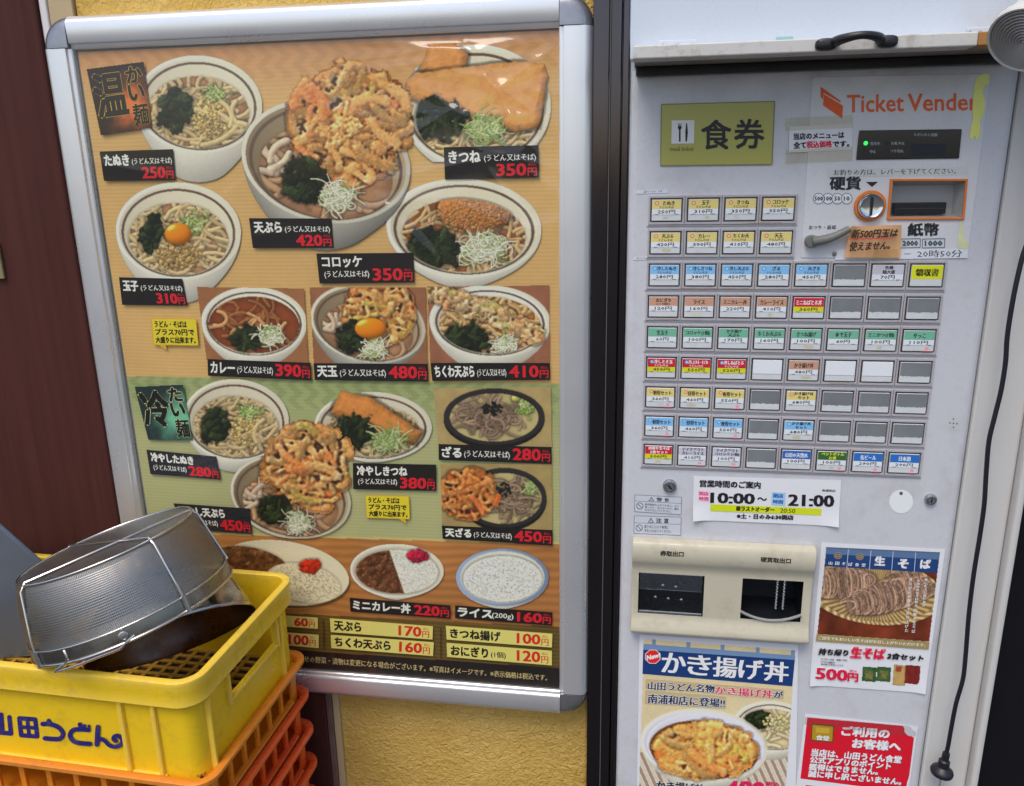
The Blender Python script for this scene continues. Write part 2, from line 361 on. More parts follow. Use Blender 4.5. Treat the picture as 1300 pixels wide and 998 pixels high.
# ------------------------------------------------------------------ printed food pictures (the ink of the poster, worked out numerically)
SS = 1.35                                        # picture cells per photo pixel
LX, LY, LZ = -0.42, -0.55, 0.72                  # light inside the printed photographs
def vnoise(h, w, cell, rng, octaves=3):
    out = np.zeros((h, w)); amp = 1.0; tot = 0
    for o in range(octaves):
        gh, gw = int(h/cell)+3, int(w/cell)+3; g = rng.random((gh, gw))
        y = np.arange(h)/cell; x = np.arange(w)/cell; yi = y.astype(int); xi = x.astype(int)
        fy = (y-yi); fx = (x-xi); fy = (fy*fy*(3-2*fy))[:, None]; fx = (fx*fx*(3-2*fx))[None]
        a = g[yi][:, xi]; b = g[yi][:, xi+1]; c = g[yi+1][:, xi]; d = g[yi+1][:, xi+1]
        out += amp*((a*(1-fx)+b*fx)*(1-fy)+(c*(1-fx)+d*fx)*fy); tot += amp; amp *= 0.55; cell = max(cell/2, 1.01)
    return out/tot
def blur(a, r):
    r = int(max(1, r)); k = 2*r+1
    for ax in (0, 1):
        p = [(0, 0)]*a.ndim; p[ax] = (r+1, r); c = np.cumsum(np.pad(a, p, mode='edge'), axis=ax)
        n = a.shape[ax]; i1 = [slice(None)]*a.ndim; i0 = [slice(None)]*a.ndim; i1[ax] = slice(k, k+n); i0[ax] = slice(0, n); a = (c[tuple(i1)]-c[tuple(i0)])/k
    return a

class Pic:
    def __init__(s, x0, y0, x1, y1, seed, bg=None):
        s.x0, s.y0, s.x1, s.y1 = x0, y0, x1, y1; s.w = int((x1-x0)*SS)+1; s.h = int((y1-y0)*SS)+1
        s.col = np.zeros((s.h, s.w, 3)); s.z = np.full((s.h, s.w), -50.0); s.m = np.zeros((s.h, s.w), bool); s.rng = np.random.default_rng(seed)
        s.X = x0+np.arange(s.w)[None]/SS+np.zeros((s.h, 1)); s.Y = y0+np.arange(s.h)[:, None]/SS+np.zeros((1, s.w)); s.clip = None; s.N = vnoise(s.h, s.w, 5, s.rng, 3)-.5
        if bg is not None:
            n = vnoise(s.h, s.w, 18, s.rng)[..., None]; s.col[:] = np.asarray(bg, float)*(0.92+0.16*n); s.m[:] = True
    def win(s, xa, ya, xb, yb):
        i0 = max(0, int((ya-s.y0)*SS)); i1 = min(s.h, int((yb-s.y0)*SS)+2); j0 = max(0, int((xa-s.x0)*SS)); j1 = min(s.w, int((xb-s.x0)*SS)+2)
        return (slice(i0, i1), slice(j0, j1)) if i1 > i0 and j1 > j0 else None
    def er(s, cx, cy, rx, ry, rot=0.0, W=None):
        X, Y = (s.X, s.Y) if W is None else (s.X[W], s.Y[W]); c, q = math.cos(rot), math.sin(rot); dx, dy = X-cx, Y-cy
        return np.hypot((dx*c+dy*q)/rx, (-dx*q+dy*c)/ry)
    def put(s, M, col, z=None, mask=True, W=None):
        W = W or (slice(None), slice(None))
        c = s.col[W]; c[M] = col[M] if getattr(col, 'ndim', 1) == 3 else col
        if z is not None: zz = s.z[W]; zz[M] = z[M] if hasattr(z, 'shape') else z
        if mask: s.m[W] |= M
    def quad(s, q, col, feather=0):
        M = np.ones((s.h, s.w), bool); q = [np.asarray(p, float) for p in q]
        for i in range(len(q)):
            a, b = q[i], q[(i+1) % len(q)]; M &= ((b[0]-a[0])*(s.Y-a[1])-(b[1]-a[1])*(s.X-a[0])) >= 0
        return M
    def strand(s, pts, r, col, z0=0.0, shade=0.5, clip=None, rough=0.12):
        P = np.asarray(pts, float); W = s.win(P[:, 0].min()-2*r, P[:, 1].min()-2*r, P[:, 0].max()+2*r, P[:, 1].max()+2*r)
        if W is None: return
        X, Y = s.X[W], s.Y[W]; best = np.full(X.shape, 1e9); bx = np.zeros_like(X); by = np.zeros_like(X)
        for a, b in zip(P[:-1], P[1:]):
            d = b-a; L2 = d@d+1e-9; t = np.clip(((X-a[0])*d[0]+(Y-a[1])*d[1])/L2, 0, 1); ex = X-a[0]-t*d[0]; ey = Y-a[1]-t*d[1]; dd = ex*ex+ey*ey
            k = dd < best; best = np.where(k, dd, best); bx = np.where(k, ex, bx); by = np.where(k, ey, by)
        dist = np.sqrt(best)/r*(1+rough*2*s.N[W]); nz = np.sqrt(np.clip(1-dist**2, 0, 1)); z = z0+r*nz
        C = s.clip[W] if clip is None and s.clip is not None else (clip[W] if clip is not None else np.ones_like(X, bool))
        sh = (dist >= 1) & (dist < 1.7) & (s.z[W] < z0) & C
        cc = s.col[W]; cc[sh] *= (1-0.20*(1.7-dist[sh])/0.7)[:, None]
        M = (dist < 1) & (z > s.z[W]) & C
        if not M.any(): return
        lam = np.clip((bx/r)*LX+(by/r)*LY+nz*LZ, 0, 1); c = np.asarray(col, float)[None, None]*(((1-shade)+shade*1.25*lam)*(1+rough*1.1*s.N[W]))[..., None]
        s.put(M, np.clip(c, 0, 252), z, True, W)
    def blob(s, cx, cy, rx, ry, col, z0=0.0, rot=0.0, shade=0.5, spec=0.0, nz_amp=0.0, cell=4, edge=0.0, clip=None, hs=1.0):
        R = max(rx, ry)*1.5; W = s.win(cx-R, cy-R, cx+R, cy+R)
        if W is None: return
        r = s.er(cx, cy, rx, ry, rot, W)
        if edge: r = r*(1+edge*(vnoise(r.shape[0], r.shape[1], max(3, min(rx, ry)*SS*0.45), s.rng)-0.5)*2)
        nz = np.sqrt(np.clip(1-r**2, 0, 1)); z = z0+hs*min(rx, ry)*nz
        if nz_amp: z = z+nz_amp*(0.4+0.6*hs)*min(rx, ry)*(vnoise(r.shape[0], r.shape[1], cell, s.rng)-0.5)*2
        C = s.clip[W] if clip is None and s.clip is not None else (clip[W] if clip is not None else np.ones(r.shape, bool))
        sh = (r >= 1) & (r < 1.25) & (s.z[W] < z0) & C; cc = s.col[W]; cc[sh] *= (1-0.25*(1.25-r[sh])/0.25)[:, None]
        M = (r < 1) & (z > s.z[W]) & C
        if not M.any(): return
        gy, gx = np.gradient(z, 1.0/SS); n = np.sqrt(1+0.5*gx**2+0.5*gy**2); lam = np.clip((-gx*0.7*LX-gy*0.7*LY+LZ)/n, 0, 1)
        c = np.asarray(col, float)[None, None]*((1-shade)+shade*1.25*lam)[..., None]
        if spec: c = c+spec*255*np.clip((lam-0.9)/0.1, 0, 1)[..., None]**2
        s.put(M, np.clip(c, 0, 255), z, True, W)
    def field(s, M, colfn_noise, c0, c1, cell=6, z=None, octaves=4, lo=0.25, hi=0.75):
        n = np.clip((vnoise(s.h, s.w, cell*SS, s.rng, octaves)-lo)/(hi-lo), 0, 1)[..., None]
        s.put(M, np.asarray(c0, float)*(1-n)+np.asarray(c1, float)*n, z)
    def curl(s, x, y, L, ang, curv, n=7):
        p = [(x, y)]; st = L/(n-1)
        for i in range(n-1):
            ang += curv*st; x += st*math.cos(ang); y += st*math.sin(ang)*0.8; p.append((x, y))
        return p
    # --- ingredients
    def bowl(s, cx, cy, rx, ry, bottom, soup, rot=0.0, wall=(214, 205, 175), line=(92, 74, 62), sdrop=0.17, sscale=0.79, dark=0.0, lw=0.022, base=0.52):
        R = s.rng; g = lambda X: np.clip((X-(cx-rx))/(2*rx), 0, 1)[..., None]
        for k in np.linspace(1, 0, 22):                          # outer wall down to the foot
            f = 1-(1-base)*k**1.7; r = s.er(cx, cy+(bottom-cy-ry*0.42)*k, rx*f, ry*(0.42+0.58*(1-k)) if k > 0 else ry, rot*(1-k)); M = r <= 1
            t = 1-0.22*k-dark*0.35
            s.put(M, (np.asarray((218, 214, 194), float)*(t-(0.20+0.3*dark)*np.abs(g(s.X)-0.38)*1.5))*np.ones((s.h, s.w, 1)), -40.0)
        r = s.er(cx, cy, rx, ry, rot); s.put(r <= 1, np.asarray((232, 226, 200), float)*(1-0.12*g(s.X)-dark*0.2)*np.ones((s.h, s.w, 1)), -30.0)
        ri = s.er(cx, cy+ry*0.015, rx*0.945, ry*0.93, rot); gy = np.clip((s.Y-(cy-ry))/(2*ry), 0, 1)[..., None]
        s.put(ri <= 1, np.asarray(wall, float)*((0.82 if dark else 0.95)+(0.10+0.4*dark)*(g(s.X)-0.5)+0.10*(0.4-gy))*np.ones((s.h, s.w, 1)), -28.0)
        rl = s.er(cx, cy+ry*0.05, rx*0.885, ry*0.885, rot); s.put((np.abs(rl-1) < lw*(1+0.25*np.clip((cy-s.Y)/ry, -1, 1))) & (ri < 1), np.asarray(line, float), -27.0)
        rs = s.er(cx, cy+ry*sdrop, rx*sscale, ry*sscale*0.93, rot); M = rs <= 1
        n = vnoise(s.h, s.w, 14, R)[..., None]; edge = np.clip((1-rs)/0.18, 0, 1)[..., None]
        s.put(M, np.asarray(soup, float)*(0.72+0.2*edge+0.25*n), -25.0)
        s.clip = rs <= 1.0; s.soup = (cx, cy+ry*sdrop, rx*sscale, ry*sscale*0.93, rot); s.rim = r <= 1.0
    def inside(s, f=0.9):
        cx, cy, rx, ry, rot = s.soup; a = s.rng.random()*6.283; q = math.sqrt(s.rng.random())*f; x, y = rx*q*math.cos(a), ry*q*math.sin(a)
        c, d = math.cos(rot), math.sin(rot); return cx+x*c-y*d, cy+x*d+y*c
    def noodles(s, n, r, col, L=(30, 70), z=(-22, -6), region=None, var=0.08):
        R = s.rng
        for i in range(n):
            x, y = s.inside(0.97) if region is None else (region[0]+region[2]*R.normal()*0.45, region[1]+region[3]*R.normal()*0.45)
            v = 1+R.uniform(-var, var)
            s.strand(s.curl(x, y, R.uniform(*L), R.random()*6.283, R.uniform(-1, 1)*2.2/28*(2.6/r), 9), r*R.uniform(0.85, 1.1), np.asarray(col)*v, z[0]+(z[1]-z[0])*i/n, 0.34)
    def wakame(s, cx, cy, rx, ry, z0=2.0, dark=(26, 32, 17)):
        R = s.rng; s.blob(cx, cy, rx, ry, dark, z0, R.uniform(-.4, .4), 0.6, 0.0, 0.25, 7, 0.4, hs=.3)
        for i in range(26):
            a = R.random()*6.283; q = math.sqrt(R.random())*0.9; x, y = cx+rx*q*math.cos(a), cy+ry*q*math.sin(a); g = R.uniform(0.7, 1.7)
            s.blob(x, y, rx*R.uniform(.2, .5), ry*R.uniform(.1, .26), np.asarray((34, 42, 20))*g, z0+min(rx, ry)*(0.15+0.3*R.random()), R.uniform(-1.5, 1.5), 0.7, 0.22 if i % 3 == 0 else 0, 0.3, 5, 0.5)
    def leek(s, cx, cy, rx, ry, n=60, z0=10.0, col=(236, 234, 200), green=0.12, r=0.75):
        R = s.rng; s.blob(cx, cy, rx*0.8, ry*0.75, (178, 180, 130), z0-4, 0, .4, 0, .2, 4, .3, hs=.2)
        for i in range(n):
            a = R.random()*6.283; q = math.sqrt(R.random())*0.75; c = np.asarray(col) if R.random() > green else np.asarray((150, 180, 92))
            s.strand(s.curl(cx+rx*q*math.cos(a), cy+ry*q*math.sin(a), R.uniform(.5, 1.3)*rx, R.random()*6.283, R.uniform(-.22, .22), 8), r*R.uniform(.8, 1.25), c*R.uniform(.85, 1.06), z0+6*R.random(), 0.45)
    def greens(s, cx, cy, rx, ry, n=40, z0=8):
        R = s.rng
        for i in range(n):
            x, y = cx+rx*R.normal()*.5, cy+ry*R.normal()*.5; s.strand(s.curl(x, y, R.uniform(3, 9), R.random()*6.283, R.uniform(-.3, .3), 4), R.uniform(.6, 1.2), np.asarray([(128, 165, 72), (176, 196, 110), (205, 212, 150)][i % 3])*R.uniform(.85, 1.1), z0+5*R.random(), .4)
    def crumbs(s, cx, cy, rx, ry, n, col, z0=6, size=(1.0, 2.4), var=.16, dome=8):
        R = s.rng
        for i in range(n):
            a = R.random()*6.283; q = math.sqrt(R.random()); x, y = cx+rx*q*math.cos(a), cy+ry*q*math.sin(a); k = R.uniform(*size)
            s.blob(x, y, k*R.uniform(.8, 1.5), k, np.asarray(col)*(1+R.uniform(-var, var)), z0+dome*(1-q*q)+2*R.random(), R.random()*3, .55, 0, .35, 3, .3)
    def kakiage(s, cx, cy, rx, ry, n=150, z0=14, warm=1.0, stops=((92, 50, 22), (156, 96, 46), (198, 142, 76), (218, 176, 112), (232, 206, 156)), lim=1.06, size=1.0):
        """a fritter: strips and batter worked as a relief, then browned in the hollows and pale on the ridges"""
        R = s.rng; keep = s.clip; s.clip = None; sc, sz, sm = s.col.copy(), s.z.copy(), s.m.copy(); s.N = vnoise(s.h, s.w, 4, R, 3)-.5
        s.z[:] = -50; s.m[:] = False; tint = np.zeros_like(s.col); s.col[:] = 128
        s.blob(cx, cy, rx*.93, ry*.93, (128, 128, 128), z0-9, 0, 0, 0, .1, 5, .22, hs=.1)
        for i in range(n):
            a = R.random()*6.283; q = math.sqrt(R.random())*.98; x, y = cx+rx*q*math.cos(a), cy+ry*q*math.sin(a); big = i % 3 == 0
            L = R.uniform(.4, 1.1)*rx if big else R.uniform(.2, .6)*rx; r = (R.uniform(.075, .125) if big else R.uniform(.03, .07))*rx*size
            p = np.array(s.curl(x, y, L, R.random()*6.283, R.uniform(-1, 1)*2.6/rx, 9)); d = np.hypot((p[:, 0]-cx)/rx, (p[:, 1]-cy)/ry); k = np.maximum(d/R.uniform(.86, lim), 1.0)[:, None]; p = np.array([cx, cy])+(p-[cx, cy])/k
            t = R.random(); c = (140, 114, 104) if t < .12 else (116, 130, 108) if t < .2 else (128+R.uniform(-26, 26),)*3
            s.strand(p, r, c, z0+ry*.22*(1-q*q)+R.uniform(-5, 6), 0, rough=.55)
            if R.random() < .6: w_ = p[R.integers(0, 9)]; s.blob(w_[0], w_[1], r*R.uniform(.8, 1.8), r*R.uniform(.6, 1.3), c, z0+ry*.22*(1-q*q)+R.uniform(-2, 5), R.random()*3, 0, 0, .5, 3, .6)
        M = s.m.copy(); z = np.where(M, s.z, s.z[M].mean()); n1 = vnoise(s.h, s.w, 3, R, 3); z = blur(blur(z, 1), 1)+1.2*(n1-.5); rel = np.clip((z-blur(z, 5))/7+.52, 0, 1); eb = np.clip((.95-blur(M.astype(float), 3))/.3, 0, 1); rel = rel*(1-eb)+np.maximum(rel, .48)*eb
        gy, gx = np.gradient(z, 1/SS); lam = np.clip((-gx*.8*LX-gy*.8*LY+LZ)/np.sqrt(1+.64*gx**2+.64*gy**2), 0, 1); lam = lam*(1-.6*eb)+.75*.6*eb
        stops = np.array(stops, float); f = rel*4; i0 = np.clip(f.astype(int), 0, 3); w_ = (f-i0)[..., None]; c = stops[i0]*(1-w_)+stops[i0+1]*w_
        n2 = np.clip((vnoise(s.h, s.w, 22, R, 3)-.45)*2.2, 0, 1)[..., None]; c = c*(1-n2*.45)+c*np.array((.98, .78, .60))*n2*.45; c = c*np.clip(s.col/128.0, .80, 1.15)*np.array([1, warm, warm*warm]); c *= (.70+.38*lam)[..., None]; c += 46*(np.clip((lam-.9)/.1, 0, 1)**2)[..., None]
        c = np.clip(c, 0, 248); sh = blur(M.astype(float), 4)[..., None]; out = sc*(1-.32*sh*(~M[..., None])); s.col = np.where(M[..., None], c, out); s.z = np.where(M, z, sz); s.m = sm | M; s.clip = keep
    def fried_tofu(s, q, z0=18, c=(196, 122, 52)):
        M = s.quad(q, None); n = vnoise(s.h, s.w, 16, s.rng, 5); d = np.full((s.h, s.w), 1e9)
        for i in range(len(q)):
            a, b = np.asarray(q[i], float), np.asarray(q[(i+1) % len(q)], float); L = np.hypot(*(b-a)); d = np.minimum(d, ((b[0]-a[0])*(s.Y-a[1])-(b[1]-a[1])*(s.X-a[0]))/L)
        d = d+(n-.5)*3.5; M = d > 0; e = np.clip(d/9, 0, 1); h = z0+5*np.sqrt(e)+1.6*n; gy, gx = np.gradient(h, 1/SS); lam = np.clip((-gx*LX-gy*LY+LZ)/np.sqrt(1+gx**2+gy**2), 0, 1)
        sh = (d > -4) & (d <= 0) & s.m & (s.z < z0); s.col[sh] *= .75
        s.put(M, np.asarray(c, float)*((.62+.5*lam)*(.80+.20*e)*(.88+.24*n))[..., None], h)
    def yolk(s, cx, cy, rx, ry, z0=30): s.blob(cx, cy, rx, ry, (232, 132, 22), z0, 0, .42, .55)
    def croquette(s, cx, cy, rx, ry, z0=20):
        R = s.rng; s.blob(cx, cy, rx, ry, (190, 126, 66), z0, .15, .5, 0, .12, 3, .08)
        for i in range(420):
            a = R.random()*6.283; q = math.sqrt(R.random())*.98; k = R.uniform(.7, 1.5); s.blob(cx+rx*q*math.cos(a), cy+ry*q*math.sin(a), k*1.2, k, np.asarray([(202, 142, 80), (182, 118, 60), (216, 164, 102)][i % 3])*R.uniform(.85, 1.1), z0+ry*math.sqrt(max(0, 1-q*q))+R.uniform(-1, 1.2), R.random()*3, .6)
    def rice(s, M, n, r=1.0, col=(234, 230, 210), z0=0, dome=None):
        R = s.rng; ii = np.argwhere(M); s.put(M, np.asarray(col, float)*.95, z0-3)
        for k in R.integers(0, len(ii), n):
            y, x = ii[k]; px, py = s.x0+x/SS, s.y0+y/SS; zz = z0+3*R.random()+(dome(px, py) if dome else 0); a = R.random()*3.14
            s.strand([(px, py), (px+2.6*r*math.cos(a), py+2.0*r*math.sin(a))], r*R.uniform(.75, 1.0), np.asarray(col)*R.uniform(.95, 1.04), zz, .15, clip=M)
    def curry(s, M, z=0, c0=(74, 42, 22), c1=(122, 76, 42), bits=8):
        R = s.rng; n = vnoise(s.h, s.w, 8, R, 4); gy, gx = np.gradient(n*9, 1/SS); lam = np.clip((-gx*LX-gy*LY+LZ)/np.sqrt(1+gx**2+gy**2), 0, 1); k = np.clip((n-.3)/.45, 0, 1)[..., None]
        c = (np.asarray(c0, float)*(1-k)+np.asarray(c1, float)*k)*(.75+.35*lam)[..., None]+90*(np.clip((lam-.93)/.07, 0, 1)**2)[..., None]; s.put(M, c, z)
        ii = np.argwhere(M)
        for q in R.integers(0, len(ii), bits):
            y, x = ii[q]; s.blob(s.x0+x/SS, s.y0+y/SS, R.uniform(2, 5), R.uniform(1.5, 3), np.asarray([(112, 66, 34), (134, 88, 52), (92, 52, 28)][q % 3]), z+1, R.random()*3, .6, .15, .3, 3, .4, clip=M)
    def ao(s, k=0.022, r=3):
        z = np.where(s.z < -26, -26, s.z); d = np.clip(blur(z, r*SS)-z, 0, 14); s.col *= (1-np.clip(k*d, 0, .42))[..., None]*1.04
    def mesh(s, name, parent, y, q=None, gain=1.0, soft=True, mat=None, warm=(1, 1, 1)):
        s.ao(); c = s.col
        if soft: c = np.where(s.m[..., None], blur(c, 1)*.6+c*.4, c)
        c = np.clip(c*(.97+.06*s.rng.random((s.h, s.w, 1)))*gain*np.asarray(warm), 2, 252); m = s.m if q is None else s.m & s.quad(q, None)
        id_ = np.arange(s.h*s.w).reshape(s.h, s.w); F = m[:-1, :-1] & m[1:, :-1] & m[:-1, 1:] & m[1:, 1:]
        a = np.stack([id_[:-1, :-1][F], id_[1:, :-1][F], id_[1:, 1:][F], id_[:-1, 1:][F]], 1); us = np.unique(a); re = np.full(s.h*s.w, -1); re[us] = np.arange(len(us))
        P = on_y(s.X.ravel()[us], s.Y.ravel()[us], y)-np.array(parent.get('_o', (0, 0, 0))); a = re[a]
        me = bpy.data.meshes.new(name); me.vertices.add(len(P)); me.vertices.foreach_set('co', P.astype(np.float32).ravel())
        me.loops.add(a.size); me.loops.foreach_set('vertex_index', a.astype(np.int32).ravel()); me.polygons.add(len(a)); me.polygons.foreach_set('loop_start', np.arange(0, a.size, 4, dtype=np.int32))
        me.update(calc_edges=True); ca = me.color_attributes.new('Col', 'FLOAT_COLOR', 'POINT'); cc = ink(c.reshape(-1, 3)[us])
        ca.data.foreach_set('color', np.concatenate([cc, np.ones((len(cc), 1))], 1).astype(np.float32).ravel()); me.materials.append(mat or PRINT); me.validate()
        o = bpy.data.objects.new(name, me); COL.objects.link(o); o.parent = parent; o['_o'] = tuple(parent.get('_o', (0, 0, 0))); return o

# ================================================================== LARGE STRUCTURE
def X_(px, py, y=0.0): return float(on_y(px, py, y)[0])
def Z_(px, py, y=0.0): return float(on_y(px, py, y)[2])
g = MB(); g.poly([(-300, -300, 0), (300, -300, 0), (300, 300, 0), (-300, 300, 0)]); struct(g.build('ground', ASPH))

YW = 0.034                                               # face of the wall behind the frame
x_bead = X_(52, 0, YW); x_post = X_(752.5, 100, 0.012)
m = MB(); m.box(x_bead+0.052, x_post, YW, YW+0.22, 0, 2.9)
tag(m.build('stucco_wall', STUCCO, origin=(x_bead, YW, 0), bevel=0.004), 'rough yellow stucco wall behind the framed menu poster', 'wall')
m = MB(); m.box(x_bead+0.012, x_bead+0.050, YW-0.004, YW+0.2, 0, 2.9)
m2 = MB()
t = thing('corner_trim', 'narrow beige corner strip between the brown door and the yellow stucco', 'trim', (x_bead, YW, 0))
TRIM = mat_simple('beige_trim', (0.50, 0.38, 0.22), 0.45, 0, 0.06, 6, stretch=(1, 1, .2)); TRIMW = mat_simple('pale_trim_edge', (0.74, 0.70, 0.68), 0.3, 0.2, 0.04, 5)
m.build('strip', TRIM, t, bevel=0.002)
m2.box(x_bead, x_bead+0.0115, YW-0.007, YW+0.2, 0, 2.9); m2.build('edge_bead', TRIMW, t, bevel=0.002)
# brown door leaf at the left, its sill board under the poster, and a small plate
t = thing('brown_door', 'dark brown wooden door leaf at the left of the menu poster', 'door', (x_bead-0.5, YW, 0))
m = MB(); m.box(-2.4, x_bead-0.0015, YW-0.012, YW+0.05, 0, 2.9); m.build('door_panel', WOOD, t, bevel=0.003)
px0 = X_(-60, 330, YW-0.014); px1 = X_(7, 352, YW-0.014); m = MB(); m.box(px0, px1, YW-0.018, YW-0.0125, Z_(0, 354, YW-.014), Z_(0, 308, YW-.014))
m.build('push_plate', mat_simple('dull_brass', (0.30, 0.27, 0.14), 0.4, 0.3, 0.15, 40), t, bevel=0.0015)
xs = X_(433, 900, YW); zs = Z_(430, 868, YW)
t = thing('wall_board', 'dark brown board with a pale edge on the stucco under the poster', 'board', (x_bead, YW, 0))
m = MB(); m.box(x_bead+0.053, xs-0.022, YW-0.016, YW-0.0005, 0, zs); m.build('board', WOOD, t, bevel=0.002)
m = MB(); m.box(xs-0.0215, xs-0.0115, YW-0.013, YW-0.0005, 0, zs-.001, 0); m.box(xs-0.011, xs, YW-0.009, YW-0.0005, 0, zs-.002, 1)
m.build('edge_strip', [mat_simple('grey_brown_edge', (0.16, 0.10, 0.08), 0.5, 0, 0.2, 20), TRIM], t, bevel=0.0012)

# dark aluminium post between the poster and the machine
t = thing('door_post', 'tall dark bronze metal post between poster frame and ticket machine', 'post', (x_post, 0.012, 0))
xm = X_(800.5, 60, 0.0)                                   # left edge of the machine
g0, g1 = X_(775, 60, 0.0), X_(790, 60, 0.0)
m = MB(); m.box(x_post+0.0005, g0-0.0008, 0.0, 0.2, 0, 2.9); m.build('post_face', POSTM, t, bevel=0.0015)
m = MB(); m.box(g0+0.0008, g1-.0004, 0.001, 0.2, 0, 2.9); m.build('post_cover', POSTM, t, bevel=0.0012)
m = MB(); m.box(g1+0.0006, xm-0.0012, 0.004, 0.2, 0, 2.9); m.build('post_stop', POSTM, t, bevel=0.001)
m = MB(); m.box(g0-0.0007, g0+0.0007, 0.0006, 0.1, 0, 2.9); m.build('post_seam', mat_simple('post_seam_grey', (0.10, 0.095, 0.09), 0.4), t)

# ================================================================== MENU POSTER
fx0, fx1 = -0.757*D_CAM, -0.0545*D_CAM; fz0, fz1 = 1.5-0.763*D_CAM, 1.5+0.2045*D_CAM
BW = 0.0445                                               # width of a frame bar
board = thing('menu_poster', 'framed noodle menu poster with rows of food photos and red prices', 'poster', ((fx0+fx1)/2, YW, fz0))
prof = [(0.0, YW-0.001), (0.0, 0.007), (0.0008, 0.002), (0.0028, -0.0035), (0.0058, -0.007), (0.0095, -0.0088), (0.0105, -0.0091), (0.036, -0.0096), (0.0375, -0.0090), (0.0380, -0.0070), (0.0385, -0.0052), (0.0420, -0.0046), (0.0432, -0.0042), (BW, -0.0024), (BW, 0.004)]
def bar(axis, a0, a1, edge, sgn):
    m = MB(); rings = []; tl = 0.06 if axis == 'x' else 0.0
    for a in (a0, a1):
        rings.append([((edge+sgn*o), y, a) if axis == 'z' else (a, y+(tl*(-sgn)*(o-BW/2) if .009 < o < .0385 else 0), edge+sgn*o) for o, y in prof])
    m.loops(rings, closed=True, cap0=True, cap1=True); return m.build('frame_bar', ALU, board, smooth=35)
CW = 0.0435
bar('z', fz0+CW, fz1-CW, fx0, 1); bar('z', fz0+CW, fz1-CW, fx1, -1); bar('x', fx0+CW, fx1-CW, fz1, -1); bar('x', fx0+CW, fx1-CW, fz0, 1)
for ex, sx in ((fx0, 1), (fx1, -1)):
    for ez, sz in ((fz0, 1), (fz1, -1)):
        m = MB(); N = 14; ox, oz = ex+sx*(CW-0.0008), ez+sz*(CW-0.0008); R0 = CW-0.0012
        rings = []
        for a in np.linspace(0, math.pi/2, N):
            rings.append([(ox-sx*r*math.cos(a), y, oz-sz*r*math.sin(a)) for r, y in ((R0, YW-0.001), (R0, 0.008), (R0-0.001, 0.0015), (R0-0.004, -0.0045), (R0-0.010, -0.0085), (R0-0.018, -0.0102), (0.004, -0.0106), (0.0, -0.0106), (0.0, YW-0.001))])
        m.loops(rings, closed=True, cap0=True, cap1=True); m.build('corner_cap', CAPM, board, smooth=35)
m = MB(); m.box(fx0+0.03, fx1-0.03, 0.006, YW-0.002, fz0+0.03, fz1-0.03); m.build('backing_sheet', mat_simple('backing_grey', (0.40, 0.40, 0.38), 0.4, 0, 0.1, 4), board)

# --- the printed sheet: background bands
PX = lambda q: np.asarray(q, float)
top = lambda x: 66.5+(x-98)*(38.5-66.5)/(708-98)
def at_frac(f):                                           # a row of the sheet: f = 0 top edge, 1 bottom edge
    L = PX((98, 66.5))*(1-f)+PX((214, 834))*f; Rr = PX((709, 38.5))*(1-f)+PX((711.3, 875.5))*f; return L, Rr
SW, SH = 430, 620
u = np.linspace(0, 1, SW); v = np.linspace(0, 1, SH); UU, VV = np.meshgrid(u, v)
tl, tr, br, bl = PX((98, 66.5)), PX((709.5, 38)), PX((711.3, 876)), PX((214, 834))
Pt = on_y(*np.array([tl, tr, br, bl]).T, 0.0); xz = Pt[:, [0, 2]]
XZ = (xz[0]*(1-UU[..., None])+xz[1]*UU[..., None])*(1-VV[..., None])+(xz[3]*(1-UU[..., None])+xz[2]*UU[..., None])*VV[..., None]
